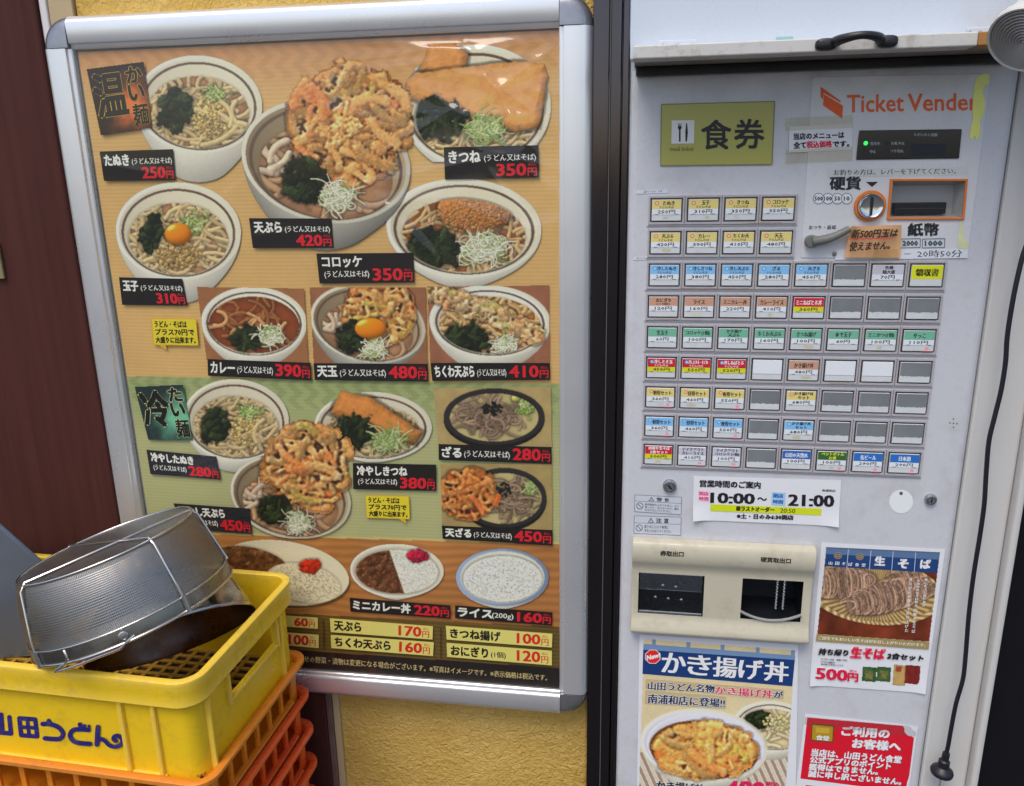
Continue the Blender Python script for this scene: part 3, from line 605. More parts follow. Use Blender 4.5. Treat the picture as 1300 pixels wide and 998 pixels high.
def colour_sheet():
    R = np.random.default_rng(5); c = np.zeros((SH, SW, 3))
    # photo pixel of every cell
    Wd = np.stack([XZ[..., 0], np.zeros_like(UU), XZ[..., 1]], -1)-CAM; q = Wd @ ROT; px = CX+FPX*q[..., 0]/-q[..., 2]; py = CY-FPX*q[..., 1]/-q[..., 2]
    n1 = vnoise(SH, SW, 60, R); n2 = vnoise(SH, SW, 6, R)
    grain = 0.5+0.5*np.sin(XZ[..., 1]*1150+3*n1+1.2*np.sin(XZ[..., 0]*9))
    tan = np.array((210, 170, 106.)); c[:] = tan*(0.94+0.055*grain+0.08*(n1-.5)+.03*(n2-.5))[..., None]
    warm = np.clip((135-(py+(px-100)*.045))/70, 0, 1)[..., None]; c = c*(1-warm)+np.array((206, 146, 92.))*(0.96+.1*(n1[..., None]-.5))*warm
    def pattern(c, m, d, l):                               # slanting woven tiles printed along the top of a band
        a = XZ[..., 0]/0.026; b = XZ[..., 1]/0.0125; k = np.floor(b); t = (a+0.5*(k % 2)) % 1; s_ = (b % 1); z = np.where((t+s_*.55*np.where(k % 2 > 0, 1, -1)) % 1 < .5, d, l); return c*np.where(m, z, 1)[..., None]
    edge = (py+(px-100)*.046) < 112
    c = pattern(c, edge, .965, 1.012)
    g0_ = 478+(px-162)*.018; g1_ = 679+(px-262)*.029; gm = (py > g0_) & (py < g1_); gr = np.array((172, 172, 120.)); gt = np.clip((g0_+75-py)/60, 0, 1)[..., None]
    cg = (gr*(1-gt)+np.array((150, 160, 104.))*gt)*(0.95+.05*grain+.06*(n1-.5))[..., None]; cg = pattern(cg, py < g0_+38, .95, 1.03)
    c = np.where(gm[..., None], cg, c); gl = gm & (py > g1_-2.5); c[gl] = (196, 178, 110)
    low = py >= g1_; cl = np.array((184, 122, 64.))*(0.92+.12*np.sin(XZ[..., 1]*420+9*n1+XZ[..., 0]*4)*.5+.22*(n1-.5))[..., None]; c = np.where(low[..., None], cl, c)
    o0 = 781.5+(px-408)*.05; ol = py > o0; co = np.array((112, 88, 38.))*(0.9+.25*(n1-.5)+.1*np.sin(XZ[..., 1]*900))[..., None]; c = np.where(ol[..., None], co, c)
    b0 = 827.5+(px-398)*.069; bk = py > b0; c = np.where(bk[..., None], np.array((33, 27, 24.))*(1+.3*(n1-.5))[..., None], c)
    return c, px, py
cs, spx, spy = colour_sheet()
me = bpy.data.meshes.new('printed_sheet'); idx = np.arange(SH*SW).reshape(SH, SW)
bulge = 0.0006*np.sin(UU*9+VV*3)*np.sin(VV*11)
P = np.stack([XZ[..., 0], 0.0015+0*UU, XZ[..., 1]], -1).reshape(-1, 3)-np.array(board['_o'])
F = np.stack([idx[:-1, :-1], idx[1:, :-1], idx[1:, 1:], idx[:-1, 1:]], -1).reshape(-1, 4)
me.vertices.add(len(P)); me.vertices.foreach_set('co', P.astype(np.float32).ravel()); me.loops.add(F.size); me.loops.foreach_set('vertex_index', F.astype(np.int32).ravel())
me.polygons.add(len(F)); me.polygons.foreach_set('loop_start', np.arange(0, F.size, 4, dtype=np.int32)); me.update(calc_edges=True)
ca = me.color_attributes.new('Col', 'FLOAT_COLOR', 'POINT'); ca.data.foreach_set('color', np.concatenate([ink(cs.reshape(-1, 3)), np.ones((SH*SW, 1))], 1).astype(np.float32).ravel()); me.materials.append(PRINT)
sheet = bpy.data.objects.new('printed_sheet', me); COL.objects.link(sheet); sheet.parent = board; sheet['_o'] = board['_o']

# --- food pictures
DN = [0]
def dish(p, y, label, q=None, **k):
    DN[0] += 1; y = .0001+.00004*DN[0]+(.0008 if y > .001 else 0)
    o = p.mesh('dish_picture', sheet, -y, q, **k); o['label'] = label; return o
UD = (206, 180, 128); BR = (150, 98, 58)
def tanuki(x, y, k, bottom, seed, soup=(168, 122, 80)):
    p = Pic(x-84*k, y-66*k, x+84*k, bottom+2, seed); p.bowl(x, y, 81*k, 62*k, bottom, soup, .08); p.noodles(80, 2.7*k, UD, (60*k, 140*k))
    p.wakame(x-30*k, y+8*k, 20*k, 27*k); p.crumbs(x+16*k, y+16*k, 24*k, 25*k, 230, (208, 178, 108), 6, (1.0, 2.3), .18, 9); p.noodles(8, 3.4*k, UD, (30*k, 55*k), (12, 16), (x+42*k, y+26*k, 12*k, 12*k)); p.greens(x+20*k, y-12*k, 18*k, 8*k, 60, 18); return p
def tempura(x, y, rx, ry, bottom, kx, ky, kr, seed, yolk=None, q=None, box=None, bg=None):
    k = rx/109; b = box or (x-rx-3, ky-kr*1.12, x+rx+3, bottom+2); p = Pic(*b, seed, bg); p.bowl(x, y, rx, ry, bottom, (156, 114, 80), .22, wall=(180, 156, 118), dark=.5, sdrop=.20)
    p.noodles(16, 4.4*k, (186, 146, 106), (60*k, 140*k), (-22, -8)); p.noodles(7, 4.4*k, (214, 188, 156), (25*k, 45*k), (-6, 2), (x-62*k, y+8*k, 16*k, 22*k)); p.kakiage(kx, ky, kr, kr*1.03)
    p.wakame(x-27*k, y+23*k, 28*k, 28*k, 26)
    if yolk: p.yolk(*yolk, 44)
    p.leek(x+14*k, y+48*k, 25*k, 21*k, 80, 40, r=.8*max(k, .75)); return p
p = tanuki(252.5, 132, 1.0, 232, 21); dish(p, .0006, 'bowl of noodles with tempura flakes on the upper left')
p = Pic(506, 44, 704, 206, 23); p.bowl(604, 134, 96, 78, 228, (176, 126, 76), 0, sdrop=.2); p.clip &= True; p.noodles(50, 2.6, UD, (55, 120))
p.fried_tofu([(531, 92), (544.6, 53.5), (577, 54), (594, 69), (590, 96)], 14, (214, 146, 78)); p.fried_tofu([(515, 104), (528, 93), (653, 77.5), (692, 81), (697.5, 97), (684, 162), (656, 168), (520, 125)], 22, (222, 156, 88))
p.wakame(556, 150, 32, 26, 30); p.leek(616, 163, 27, 20, 90, 34, (206, 216, 150), .5); dish(p, .0006, 'bowl of noodles with fried tofu at the upper right')
p = tempura(413.7, 204, 109, 78, 318, 444, 156, 75, 22); dish(p, .0012, 'largest bowl, topped with a mixed vegetable fritter')
p = Pic(144, 228, 310, 388, 24); p.bowl(226.5, 293, 80, 62, 386, (176, 130, 92), .06); p.noodles(80, 2.7, UD, (60, 130)); p.wakame(192, 297, 14, 24); p.crumbs(226, 325, 30, 17, 170, (182, 150, 92), 6, (1.2, 2.8), .2, 8); p.yolk(226, 297, 17, 14); p.greens(245, 284, 20, 12, 70, 14); dish(p, .0006, 'bowl of noodles with a raw egg yolk')
p = Pic(488, 224, 690, 366, 25); p.bowl(589, 289, 99, 63, 366, (156, 94, 52), .05, sdrop=.16); p.noodles(60, 2.6, (206, 170, 116), (60, 130)); p.croquette(601, 270, 47, 27); p.wakame(547, 316, 33, 25, 24); p.leek(616, 314, 33, 21, 110, 30); dish(p, .0009, 'bowl of noodles with a breaded croquette')
q6 = [(249.3, 364), (386.4, 366), (392, 461), (262, 457)]
p = Pic(248, 362, 396, 484, 26, (146, 98, 62)); p.bowl(322.5, 409, 67, 45, 470, (122, 62, 32), .04, wall=(226, 220, 196), sdrop=.08, sscale=.86); p.noodles(26, 2.2, (158, 98, 54), (40, 90), (-22, -8)); p.noodles(8, 2.2, (202, 150, 96), (20, 44), (-6, 2)); p.wakame(312, 430, 18, 15, 6, (40, 48, 24)); p.leek(343, 427, 17, 13, 60, 14); dish(p, .0006, 'bowl of curry noodles', q6)
p = tempura(467, 411, 74, 49, 478, 482, 392, 43, 27, (470.5, 417, 20, 13.5), box=(391, 362, 546, 486), bg=(138, 92, 62)); dish(p, .0006, 'small picture of a fritter bowl with an egg yolk', [(392.7, 364.7), (540.7, 364.7), (543, 463), (398, 461.5)])
p = Pic(541, 360, 700, 486, 28, (142, 92, 66)); p.bowl(622, 408, 77, 46, 474, (172, 108, 56), .05, wall=(226, 220, 200), sdrop=.1, sscale=.84); p.noodles(50, 2.7, (212, 172, 112), (45, 100))
CH = ((140, 98, 54), (178, 138, 86), (200, 164, 112), (214, 186, 140), (224, 202, 162))
for f_ in np.linspace(0, 1, 7): p.kakiage(560+116*f_, 372+50*f_+3*math.sin(f_*7), 19-3*f_, 13-1.5*f_, 30, 14+2*f_, 1.0, CH, 1.0, 2.0)
p.wakame(592, 432, 30, 18, 14); p.leek(641, 437, 17, 11, 60, 18); dish(p, .0006, 'bowl of noodles with a long battered fish cake', [(542.3, 363.4), (697.8, 362), (698.2, 461), (546, 461)])
p = tanuki(299.5, 533, .84, 600, 29); dish(p, .0006, 'bowl of cold noodles with tempura flakes on the green band', gain=.95)
p = Pic(396, 488, 552, 590, 30); p.bowl(473.8, 541, 75, 44, 588, (186, 142, 96), .03, sdrop=.15); p.noodles(44, 2.4, UD, (45, 110)); p.fried_tofu([(434, 491), (456, 494), (472, 505), (549, 522), (527, 568), (480, 549), (418, 530)], 22, (214, 138, 66)); p.wakame(449, 548, 24, 19, 28); p.leek(492, 560, 22, 15, 80, 32, (206, 216, 150), .4); dish(p, .0006, 'bowl of cold noodles with fried tofu on the green band', gain=.95)
p = tempura(369, 630, 78, 53, 684, 391, 591, 54, 31); dish(p, .0012, 'bowl of cold noodles with a mixed fritter on the green band', gain=.97)
def zaru(p, cx, cy, rx, ry):
    R = p.rng; p.put(p.er(cx, cy+4, rx, ry*1.02) <= 1, np.array((24., 22, 22)), -30); p.put(p.er(cx, cy, rx, ry) <= 1, np.array((46., 42, 40)), -29); M = p.er(cx, cy+1, rx*.88, ry*.85) <= 1
    st = (np.sin((p.X+p.Y*.25)*3.4) > -.2)[..., None]; p.put(M, np.where(st, np.array((206., 192, 134)), np.array((150., 134, 84))), -28); p.clip = M
q13 = [(550.4, 492.7), (699.7, 490.7), (701, 568), (556, 565)]
p = Pic(549, 489, 703, 590, 32, (168, 146, 94)); zaru(p, 627.4, 529, 64, 36); p.noodles(120, 1.6, (150, 124, 100), (14, 34), (-20, 6), (624, 530, 34, 19), .2); p.crumbs(625, 519, 13, 8, 60, (26, 28, 24), 10, (.9, 1.8), .3, 5); p.greens(668, 517, 10, 9, 60, 8); p.blob(655, 506, 6, 4.5, (206, 196, 104), 8); dish(p, .0006, 'chilled buckwheat noodles on a round tray', q13, gain=.97)
q14 = [(558.8, 589), (701, 589), (701.5, 674), (561, 668)]
p = Pic(556, 587, 703, 690, 33, (160, 138, 86)); zaru(p, 640, 632, 54, 38); p.noodles(110, 1.5, (146, 122, 96), (14, 32), (-20, 6), (650, 632, 22, 22), .2); p.crumbs(640, 621, 9, 9, 40, (26, 28, 24), 10, (.9, 1.8), .3, 5); p.greens(674, 617, 9, 9, 50, 8); p.kakiage(594.5, 627, 35, 32, 120, 14, .86); dish(p, .0006, 'chilled buckwheat noodles beside an orange fritter', q14, gain=.97)
# rice plates along the bottom
p = Pic(268, 682, 446, 772, 34); r = p.er(358, 727, 86, 41, .14); p.put(p.er(358, 729.5, 87, 41.5, .14) <= 1, np.array((92., 62, 40)), -40); p.put(r <= 1, np.array((206., 196, 164))*(1+.04*(p.X-358)/86)[..., None], -30)
M = p.er(318, 712, 46, 17, .2) <= 1; p.curry(M, -10); M2 = p.er(385, 740, 48, 24, .2) <= 1; p.rice(M2, 900, 1.0, (230, 216, 178), -8, lambda a, b: 10*max(0, 1-((a-385)/48)**2-((b-740)/24)**2)); p.clip = None
p.crumbs(395, 719, 13, 7, 60, (206, 40, 26), 12, (1.5, 3.2), .2, 4); dish(p, .0006, 'oval plate of curry rice with red pickles')
p = Pic(441, 687, 567, 762, 35); p.bowl(504, 724, 60, 34, 762, (200, 190, 160), .03, sdrop=.06, sscale=.87, line=(190, 186, 170), base=.4); S = p.er(*p.soup[:4], .03) <= 1
p.curry(S & (p.X < 503+.35*(p.Y-724)), -8, bits=16); R_ = S & (p.X >= 503+.35*(p.Y-724)); p.rice(R_, 700, .9, (234, 230, 208), -6); p.clip = None; p.crumbs(530, 706, 13, 7, 60, (176, 28, 56), 10, (1.5, 3), .25, 5); dish(p, .0006, 'small bowl half curry and half rice')
p = Pic(576, 694, 700, 774, 36); p.bowl(637.7, 733, 59.5, 37, 774, (206, 204, 180), 0, sdrop=.02, sscale=.86, line=(206, 206, 190), base=.4); r = p.er(637.7, 733, 59.5, 37); p.put((r <= 1) & (r > .9), np.array((132., 146, 168))*(1-.15*(p.X-637)/60)[..., None], -26); p.put((r <= .9) & (r > .86), np.array((196., 200, 190)), -26)
p.rice(p.er(638, 735, 50, 29) <= 1, 1100, .95, (236, 234, 216), -6, lambda a, b: 9*max(0, 1-((a-638)/50)**2-((b-735)/29)**2)); dish(p, .0006, 'blue rimmed bowl of white rice')

# --- black price strips
CREAM = (238, 230, 206); RED = (206, 30, 42); INKB = (30, 25, 23)
def strip(q, name, price, kind, subt='(うどん又はそば)', lab=None, bgc=INKB):
    s = Sheet(-0.0019); q = PX(q)
    n = 8; u_ = np.linspace(0, 1, n+1); s.poly(list(q), bgc)
    if kind == 'A':                                        # name and note, price below at the right
        nw = {3: .40, 2: .30}.get(len(name), .42); s.text(name, sub(q, .05, .13, nw-.02, .49), CREAM, 1.0); s.text(subt, sub(q, nw+.02, .26, .97, .50), CREAM, .35, res=1)
        s.text(price, sub(q, .55, .56, .86, .93), RED, 1.5, .7); s.text('円', sub(q, .88, .70, .975, .95), RED, .5); s.text('税込', sub(q, .885, .55, .97, .64), RED, 0, res=1)
    elif kind == 'B':                                      # all on one line
        nw = {3: .26, 2: .20, 6: .36}.get(len(name), .3); s.text(name, sub(q, .03, .16, nw, .80), CREAM, .9); s.text(subt, sub(q, nw+.025, .34, .63, .82), CREAM, .35, res=1)
        s.text(price, sub(q, .66, .15, .90, .83), RED, 1.5, .7); s.text('円', sub(q, .915, .42, .985, .87), RED, .5); s.text('税込', sub(q, .92, .18, .98, .34), RED, 0, res=1)
    elif kind == 'C':                                      # name above, note and price below
        nw = {4: .46, 5: .63, 6: .65}.get(len(name), .5); s.text(name, sub(q, .05, .10, nw, .46), CREAM, .9); s.text(subt, sub(q, .06, .58, .53, .84), CREAM, .35, res=1)
        s.text(price, sub(q, .57, .52, .875, .92), RED, 1.5, .7); s.text('円', sub(q, .895, .66, .98, .94), RED, .5); s.text('税込', sub(q, .90, .53, .975, .62), RED, 0, res=1)
    elif kind == 'D':                                      # name and price only
        s.text(name, sub(q, .03, .15, .60, .82) if subt is None else sub(q, .03, .15, .50-.12, .8), CREAM, 1.0)
        if subt: s.text(subt, sub(q, .38, .34, .60, .84), CREAM, .35)
        s.text(price, sub(q, .645, .16, .89, .86), RED, 1.5, .7); s.text('円', sub(q, .905, .40, .985, .88), RED, .5); s.text('税込', sub(q, .91, .16, .98, .32), RED, 0, res=1)
    s.build('price_strip', sheet)
strip([(126.3, 192.4), (219.8, 189.4), (222.8, 228.5), (132, 229.7)], 'たぬき', '250', 'A')
strip([(316, 277), (421, 277.5), (423.7, 314.6), (321, 315)], '天ぷら', '420', 'A')
strip([(563.3, 187), (683.8, 184.4), (684.5, 225), (565, 228)], 'きつね', '350', 'A')
strip([(151, 352), (231.4, 354), (237.7, 388), (155, 387)], '玉子', '310', 'A')
strip([(401.6, 322), (525, 321), (526, 358.5), (405.7, 360)], 'コロッケ', '350', 'C')
strip([(263.4, 455.9), (394.5, 460.7), (395.4, 483), (264, 477)], 'カレー', '390', 'B')
strip([(398, 461.2), (543, 462), (543.6, 484.5), (399.5, 482.4)], '天玉', '480', 'B')
strip([(546.5, 461), (698.2, 461), (698.4, 482.4), (548.8, 483.7)], 'ちくわ天ぷら', '410', 'B')
DKB = (38, 38, 44)
strip([(185.8, 571), (274.6, 579.7), (280, 609), (191, 602)], '冷やしたぬき', '280', 'C', bgc=DKB)
strip([(220, 639), (317.3, 645.7), (319.6, 678), (232, 671)], '冷やし天ぷら', '450', 'C', bgc=DKB)
strip([(447.9, 588), (553.7, 590), (553.7, 623.4), (448.4, 621)], '冷やしきつね', '380', 'C')
strip([(556.8, 563.8), (700, 567.6), (700.5, 589), (557, 584)], 'ざる', '280', 'B')
strip([(560.9, 667.4), (701.5, 673), (701.5, 692.7), (562, 684)], '天ざる', '450', 'B')
strip([(444, 759), (571.7, 768.7), (571.7, 785.6), (444.8, 776.4)], 'ミニカレー丼', '220', 'D', None)
strip([(577.8, 768.7), (701.3, 777.5), (700.6, 794.4), (577.8, 785)], 'ライス', '160', 'D', '(200g)')
# yellow price cells and the footer
z = lambda *p: [(280+a/2.955, 680+b/2.955) for a, b in p]
for q, nm, pr in ((z((410, 310), (797, 340), (795, 390), (413, 362)), '天ぷら', '170'), (z((413, 372), (800, 400), (797, 452), (415, 422)), 'ちくわ天ぷら', '160'), (z((845, 338), (1245, 368), (1243, 420), (848, 390)), 'きつね揚げ', '100'),
                  (z((848, 402), (1243, 432), (1243, 487), (850, 455)), 'おにぎり', '120'), (z((30, 284), (365, 308), (365, 350), (30, 326)), '玉子', '60'), (z((30, 346), (368, 372), (368, 422), (30, 396)), 'コロッケ', '100')):
    s = Sheet(-0.0019); s.poly(q, (216, 206, 112)); w_ = {3: .28, 6: .56, 5: .49, 4: .37, 2: .2}[len(nm)]; s.text(nm, sub(q, .04, .17, w_+.02, .84), (26, 24, 20), 1.0)
    if nm == 'おにぎり': s.text('(1個)', sub(q, .42, .36, .56, .84), (26, 24, 20), .4)
    s.text(pr, sub(q, .67 if len(pr) == 3 else .74, .15, .885, .86), (206, 40, 34), 1.4, .7); s.text('円', sub(q, .90, .42, .965, .90), (206, 40, 34), .4); s.text('税込', sub(q, .905, .16, .96, .34), (206, 40, 34), 0, res=1)
    s.build('price_cell', sheet)
s = Sheet(-0.0012)
for a, b in (((410, 787), (411.5, 825)), ((559.5, 797), (559.5, 836))): s.stroke([a, b], 1.2, (70, 54, 26), False)
s.text('※お問い合わせの野菜・漬物は変更になる場合がございます。※写真はイメージです。※表示価格は税込です。', [(345, 829), (694.6, 856.5), (694.6, 864.5), (345, 837.5)], (196, 176, 120), .3, res=1); s.build('footer_text', sheet)
# title cards and call-outs
def card(q, big, small, dark, glow, edge, fill):
    p = Pic(min(a[0] for a in q), min(a[1] for a in q), max(a[0] for a in q), max(a[1] for a in q), 40); n = vnoise(p.h, p.w, 20, p.rng, 4); c = np.mean(PX(q), 0); d = np.hypot((p.X-c[0]-18)/38, (p.Y-c[1]-6)/42); k = np.clip(1.15-d+.9*(n-.5), 0, 1)[..., None]**1.3
    p.put(np.ones((p.h, p.w), bool), np.asarray(dark, float)*(1-k)+np.asarray(glow, float)*k, 0); o = p.mesh('title_card', sheet, -0.0019, q)
    s = Sheet(-0.0021); s.text(big, sub(q, .05, .10, .60, .74), fill, 2.6, outline=edge, ow=2.0)
    for i, ch in enumerate(small[:2]): s.text(ch, sub(q, .66, .06+.27*i, .93, .29+.27*i), fill, 1.6, outline=edge, ow=1.5)
    s.text(small[2], sub(q, .68, .62, .96, .94), fill, 1.0, outline=edge, ow=.9); s.build('title_text', o)
card([(109.5, 87.6), (182.7, 78), (193.3, 161.6), (127.6, 172.3)], '温', 'かい麺', (40, 24, 18), (214, 110, 50), (206, 166, 60), (34, 26, 20))
card([(170.3, 491), (232.4, 488), (245.3, 559.6), (188, 559)], '冷', 'たい麺', (34, 48, 46), (104, 176, 140), (196, 206, 150), (22, 22, 22))
for q, tail in (([(192.5, 404.5), (248.5, 405), (251.7, 438.6), (195, 437.7)], [(200, 437), (210, 437), (212, 445)]), ([(464, 629), (519, 630), (520, 659), (465.7, 657)], [(504, 657), (514, 658), (517, 666)])):
    s = Sheet(-0.0019); s.poly(tail, (206, 168, 40)); s.poly(q, (214, 196, 48)); s.frame(q, .9, (206, 160, 40))
    for i, (tx, w1) in enumerate((('うどん・そばは', .78), ('プラス70円で', .93), ('大盛りに出来ます。', .95))): s.text(tx, sub(q, .06, .09+.30*i, w1, .33+.30*i), (44, 36, 14), .6, res=1)
    s.build('callout', sheet)

# --- clear plastic cover over the print: wrinkled at the top right, lifting a little along the edges
m = MB(); NU, NV = 260, 340; uu, vv = np.meshgrid(np.linspace(0, 1, NU), np.linspace(0, 1, NV)); x0_, x1_ = fx0+BW-.006, fx1-BW+.006; z1_, z0_ = fz1-BW+.006, fz0+BW-.006
xx = x0_+(x1_-x0_)*uu; zz = z1_+(z0_-z1_)*vv
R_ = np.random.default_rng(3); dz = 0.0007*np.sin(uu*7+2*np.sin(vv*5))*np.sin(vv*9+1)
wr = np.zeros_like(uu)
for k in range(34):                                     # creases: short straight ridges, most of them at the top right
    st = k < 22; cu, cv = (R_.uniform(.60, 1.0), R_.uniform(0, .30)) if st else (R_.uniform(0, 1), R_.uniform(0, 1)); an = R_.uniform(-1.0, .6); L = R_.uniform(.03, .13); wd = R_.uniform(.005, .011); h_ = wd*.68*(R_.uniform(.35, .95) if st else .12)
    if k < 2: cu, cv, an, L, wd, h_ = (.80, .035, .12, .12, .016, .0075) if k == 0 else (.93, .10, -.55, .09, .010, .006)
    du, dv = (uu-cu)*.68, (vv-cv)*.93; a = du*math.cos(an)-dv*math.sin(an); b = du*math.sin(an)+dv*math.cos(an); wr += h_*np.exp(-np.abs(b/(wd*.68))**1.6)*np.exp(-(a/(L*.8))**2)
wr = wr*np.clip(np.minimum(np.minimum(uu, 1-uu)/.02, np.minimum(vv, 1-vv)/.015), 0, 1)
yy = -0.0034-np.abs(dz)*.5-np.abs(wr)*.9
V3 = np.stack([xx, yy, zz], -1).reshape(-1, 3); ii = np.arange(NU*NV).reshape(NV, NU); F = np.stack([ii[:-1, :-1], ii[1:, :-1], ii[1:, 1:], ii[:-1, 1:]], -1).reshape(-1, 4)
m.add(V3, [tuple(f) for f in F.tolist()]); m.build('clear_cover', FILM, board, smooth='all')

# ================================================================== TICKET MACHINE
ymp = 0.0                                                 # face of the machine
xr = X_(1188, 860)                                        # right edge of the machine's door
mach = thing('ticket_machine', 'white meal ticket vending machine with nine rows of small buttons', 'ticket machine', ((xm+xr)/2, 0.3, 0))
ztop = Z_(1000, 80)
m = MB(); m.box(xm+0.0005, xr-0.0005, 0.0, 0.62, 0.03, ztop+0.05); m.build('cabinet_front', PANEL, mach, bevel=0.010, segs=4)
m = MB(); m.box(xm+0.02, xr-0.02, 0.02, 0.6, 0, 0.0295); m.build('plinth', BLACK, mach)
Y1 = -0.0006
def sheet_at(y): return Sheet(y)
def plate(name, q, y0, th, mat, parent=mach, bevel=0.0008):
    P = [on_y(a, b, y0-th) for a, b in q]; m = MB(); m.prism(P, (0, th, 0)); return m.build(name, mat, parent, bevel=bevel)
z2 = lambda x, y: (1000+x/3.838, 80+y/3.838)
# lit sign window
q = [(839.8, 132.6), (983.4, 128.7), (980, 208.7), (838.6, 210.3)]
sw = plate('sign_window', q, 0, 0.0015, mat_simple('yellow_green_sign', (0.42, 0.41, 0.10), 0.22, 0, 0.05, 4)); s = Sheet(-0.0017)
s.frame(q, 1.2, (120, 120, 84)); s.poly([(852.8, 153), (881.5, 152.5), (881, 182), (852.3, 182.6)], (206, 208, 206))
for x in (861.3, 863, 864.7): s.stroke([(x, 156.5), (x, 163)], .8, (34, 32, 34), False)
s.stroke([(863, 162), (863, 165)], [5, 2.2], (34, 32, 34)); s.stroke([(863, 164.5), (863, 179)], 2.1, (34, 32, 34)); s.stroke([(871.7, 157), (871.7, 168), (871.2, 179)], [1.4, 3.4, 2], (34, 32, 34))
s.text('meal ticket', [(851, 186), (880.5, 191.5)], (96, 98, 48), .2, res=1); s.text('食', [(890.5, 152.5), (928, 189.3)], (42, 40, 42), 1.3); s.text('券', [(932.5, 151.5), (970, 188.3)], (42, 40, 42), 1.3); s.build('sign_text', sw)
# coin and note plate (clear faced sheet on the door)
q = [(1031, 101), (1036, 97.5), (1251, 93.5), (1256.5, 97), (1256, 110), (1228.5, 327), (1017.5, 327.5)]
cp = plate('coin_plate', q, 0, 0.0010, PANEL2, bevel=0.0005)
s = Sheet(-0.0012); OR = (226, 92, 40)
s.poly([z2(160, 115), z2(258, 184), z2(258, 194), z2(176, 146), z2(172, 178), z2(160, 166)], OR); s.poly([z2(177, 152), z2(270, 208), z2(266, 272), z2(172, 206)], OR)
s.text('Ticket', [(1075.5, 121), (1147.5, 119.5), (1147, 141.3), (1075.5, 142.8)], (222, 98, 52), .9); s.text('Vender', [(1153, 119.5), (1241.5, 118.5), (1241, 139.8), (1153, 141.2)], (222, 98, 52), .9); s.build('logo', cp)
s = Sheet(-0.0013); s.text('硬貨', [(1054, 224.8), (1092.5, 224.4), (1092.3, 240.6), (1053.8, 241)], (40, 40, 46), 1.4); s.poly([(1099.3, 231), (1114.8, 230.8), (1107, 237.4)], (36, 36, 42))
s.build('coin_text', cp); s = Sheet(-0.0013)
for i, n_ in enumerate(('500', '100', '50', '10')):
    cx = 1039.3+11.9*i; s.ell(cx, 252.2, 7.2, 7.2, (70, 92, 104)); s.ell(cx, 252.2, 6.4, 6.4, (206, 208, 212)); w_ = 5 if len(n_) == 3 else 3.6; s.text(n_, [(cx-w_, 249.6), (cx+w_, 254.8)], (52, 66, 74), .5, res=1)
s.build('coin_marks', cp); s = Sheet(-0.0013); s.text('おつり・返却', [(1027, 286.2), (1061, 285.8), (1061, 291.2), (1027, 291.6)], (60, 60, 66), .4, res=1); s.build('return_text', cp); s = Sheet(-0.0013); s.text('紙幣', [(1153, 284), (1191.6, 283.6), (1191.4, 299.2), (1152.8, 299.6)], (38, 38, 44), 1.4)
for a, b, t_ in ((1143, 1168.6, '2000'), (1171.4, 1199.6, '1000')): s.frame([(a, 303.5), (b, 303), (b-.6, 314.3), (a-.6, 314.8)], .9, (70, 92, 104)); s.text(t_, [(a+3, 305.8), (b-3.4, 312)], (64, 82, 96), .8, res=1)
s.build('note_text', cp)
# display
q = [(1091, 165.6), (1221.5, 163.9), (1218, 201.2), (1087, 203)]
dp = plate('display', q, -0.001, 0.002, mat_simple('display_black', (0.012, 0.013, 0.018), 0.14, spec=0.6), bevel=0.0015); s = Sheet(-0.0032)
s.poly([(1157.5, 183), (1201.5, 182.4), (1200, 197.5), (1156, 198)], (34, 36, 46))
for t_, r_ in (('発売中', (1104.5, 180.2, 1117, 184.6)), ('お札中止', (1131.5, 179.8, 1148.5, 184)), ('中止', (1104.3, 190.3, 1112, 194.4)), ('つり切れ', (1130.7, 189.8, 1147, 194)), ('ただいまの金額', (1160.3, 169, 1190, 173.2))): s.text(t_, [(r_[0], r_[1]), (r_[2], r_[3])], (150, 154, 160), .3, res=1)
for x, y in ((1099.2, 192.3), (1126.4, 181.9), (1126.2, 191.8)): s.ell(x, y, 2.6, 2.6, (40, 42, 46))
s.build('display_text', dp)
LED = bpy.data.materials.new('green_led'); LED.use_nodes = True; p_ = LED.node_tree.nodes['Principled BSDF']; p_.inputs['Base Color'].default_value = (0.01, 0.4, 0.05, 1); p_.inputs['Emission Color'].default_value = (0.03, 1, 0.12, 1); p_.inputs['Emission Strength'].default_value = 0.9
c = on_y(1099.1, 181.9, -0.003); m = MB(); m.lathe([(0.0026, 0), (0.0023, 0.0009), (0.0012, 0.0014), (0.0, 0.0016)], c, (0, -1, 0), 20); m.build('indicator_lamp', LED, dp, smooth=True)
# strips of label tape
def label(name, q, texts, col=(206, 208, 212), y=-0.0014, parent=mach):
    s = Sheet(y); s.poly(q, col)
    for t_, qq, c_, b_ in texts: s.text(t_, qq, c_, b_, res=1)
    return s.build(name, parent)
label('lever_label', [(1050, 214.8), (1230, 211.5), (1228.5, 222.2), (1050, 224.6)], [('お釣りの方は、レバーを下げてください。', [(1058.6, 215.6), (1213.7, 213.3), (1213.5, 220.8), (1058.5, 222.8)], (66, 64, 64), .35)], (190, 192, 190))
label('time_label', [(1062, 317.2), (1229.5, 315.6), (1228.5, 327.6), (1060, 330)], [('20時50分', [(1164.7, 317.8), (1221.6, 317.2), (1221.2, 326.4), (1164.5, 327)], (66, 66, 72), .35), ('―', [(1148, 322), (1156, 322.8)], (66, 66, 72), .3)], (204, 207, 214))
label('small_label', [(808, 241.4), (847.5, 240), (847.5, 245), (808, 246.2)], [('温かいうどん・そば', [(817, 241.9), (840.5, 241), (840.5, 244), (817, 244.8)], (90, 90, 100), .2)], (196, 202, 210), -0.0006)
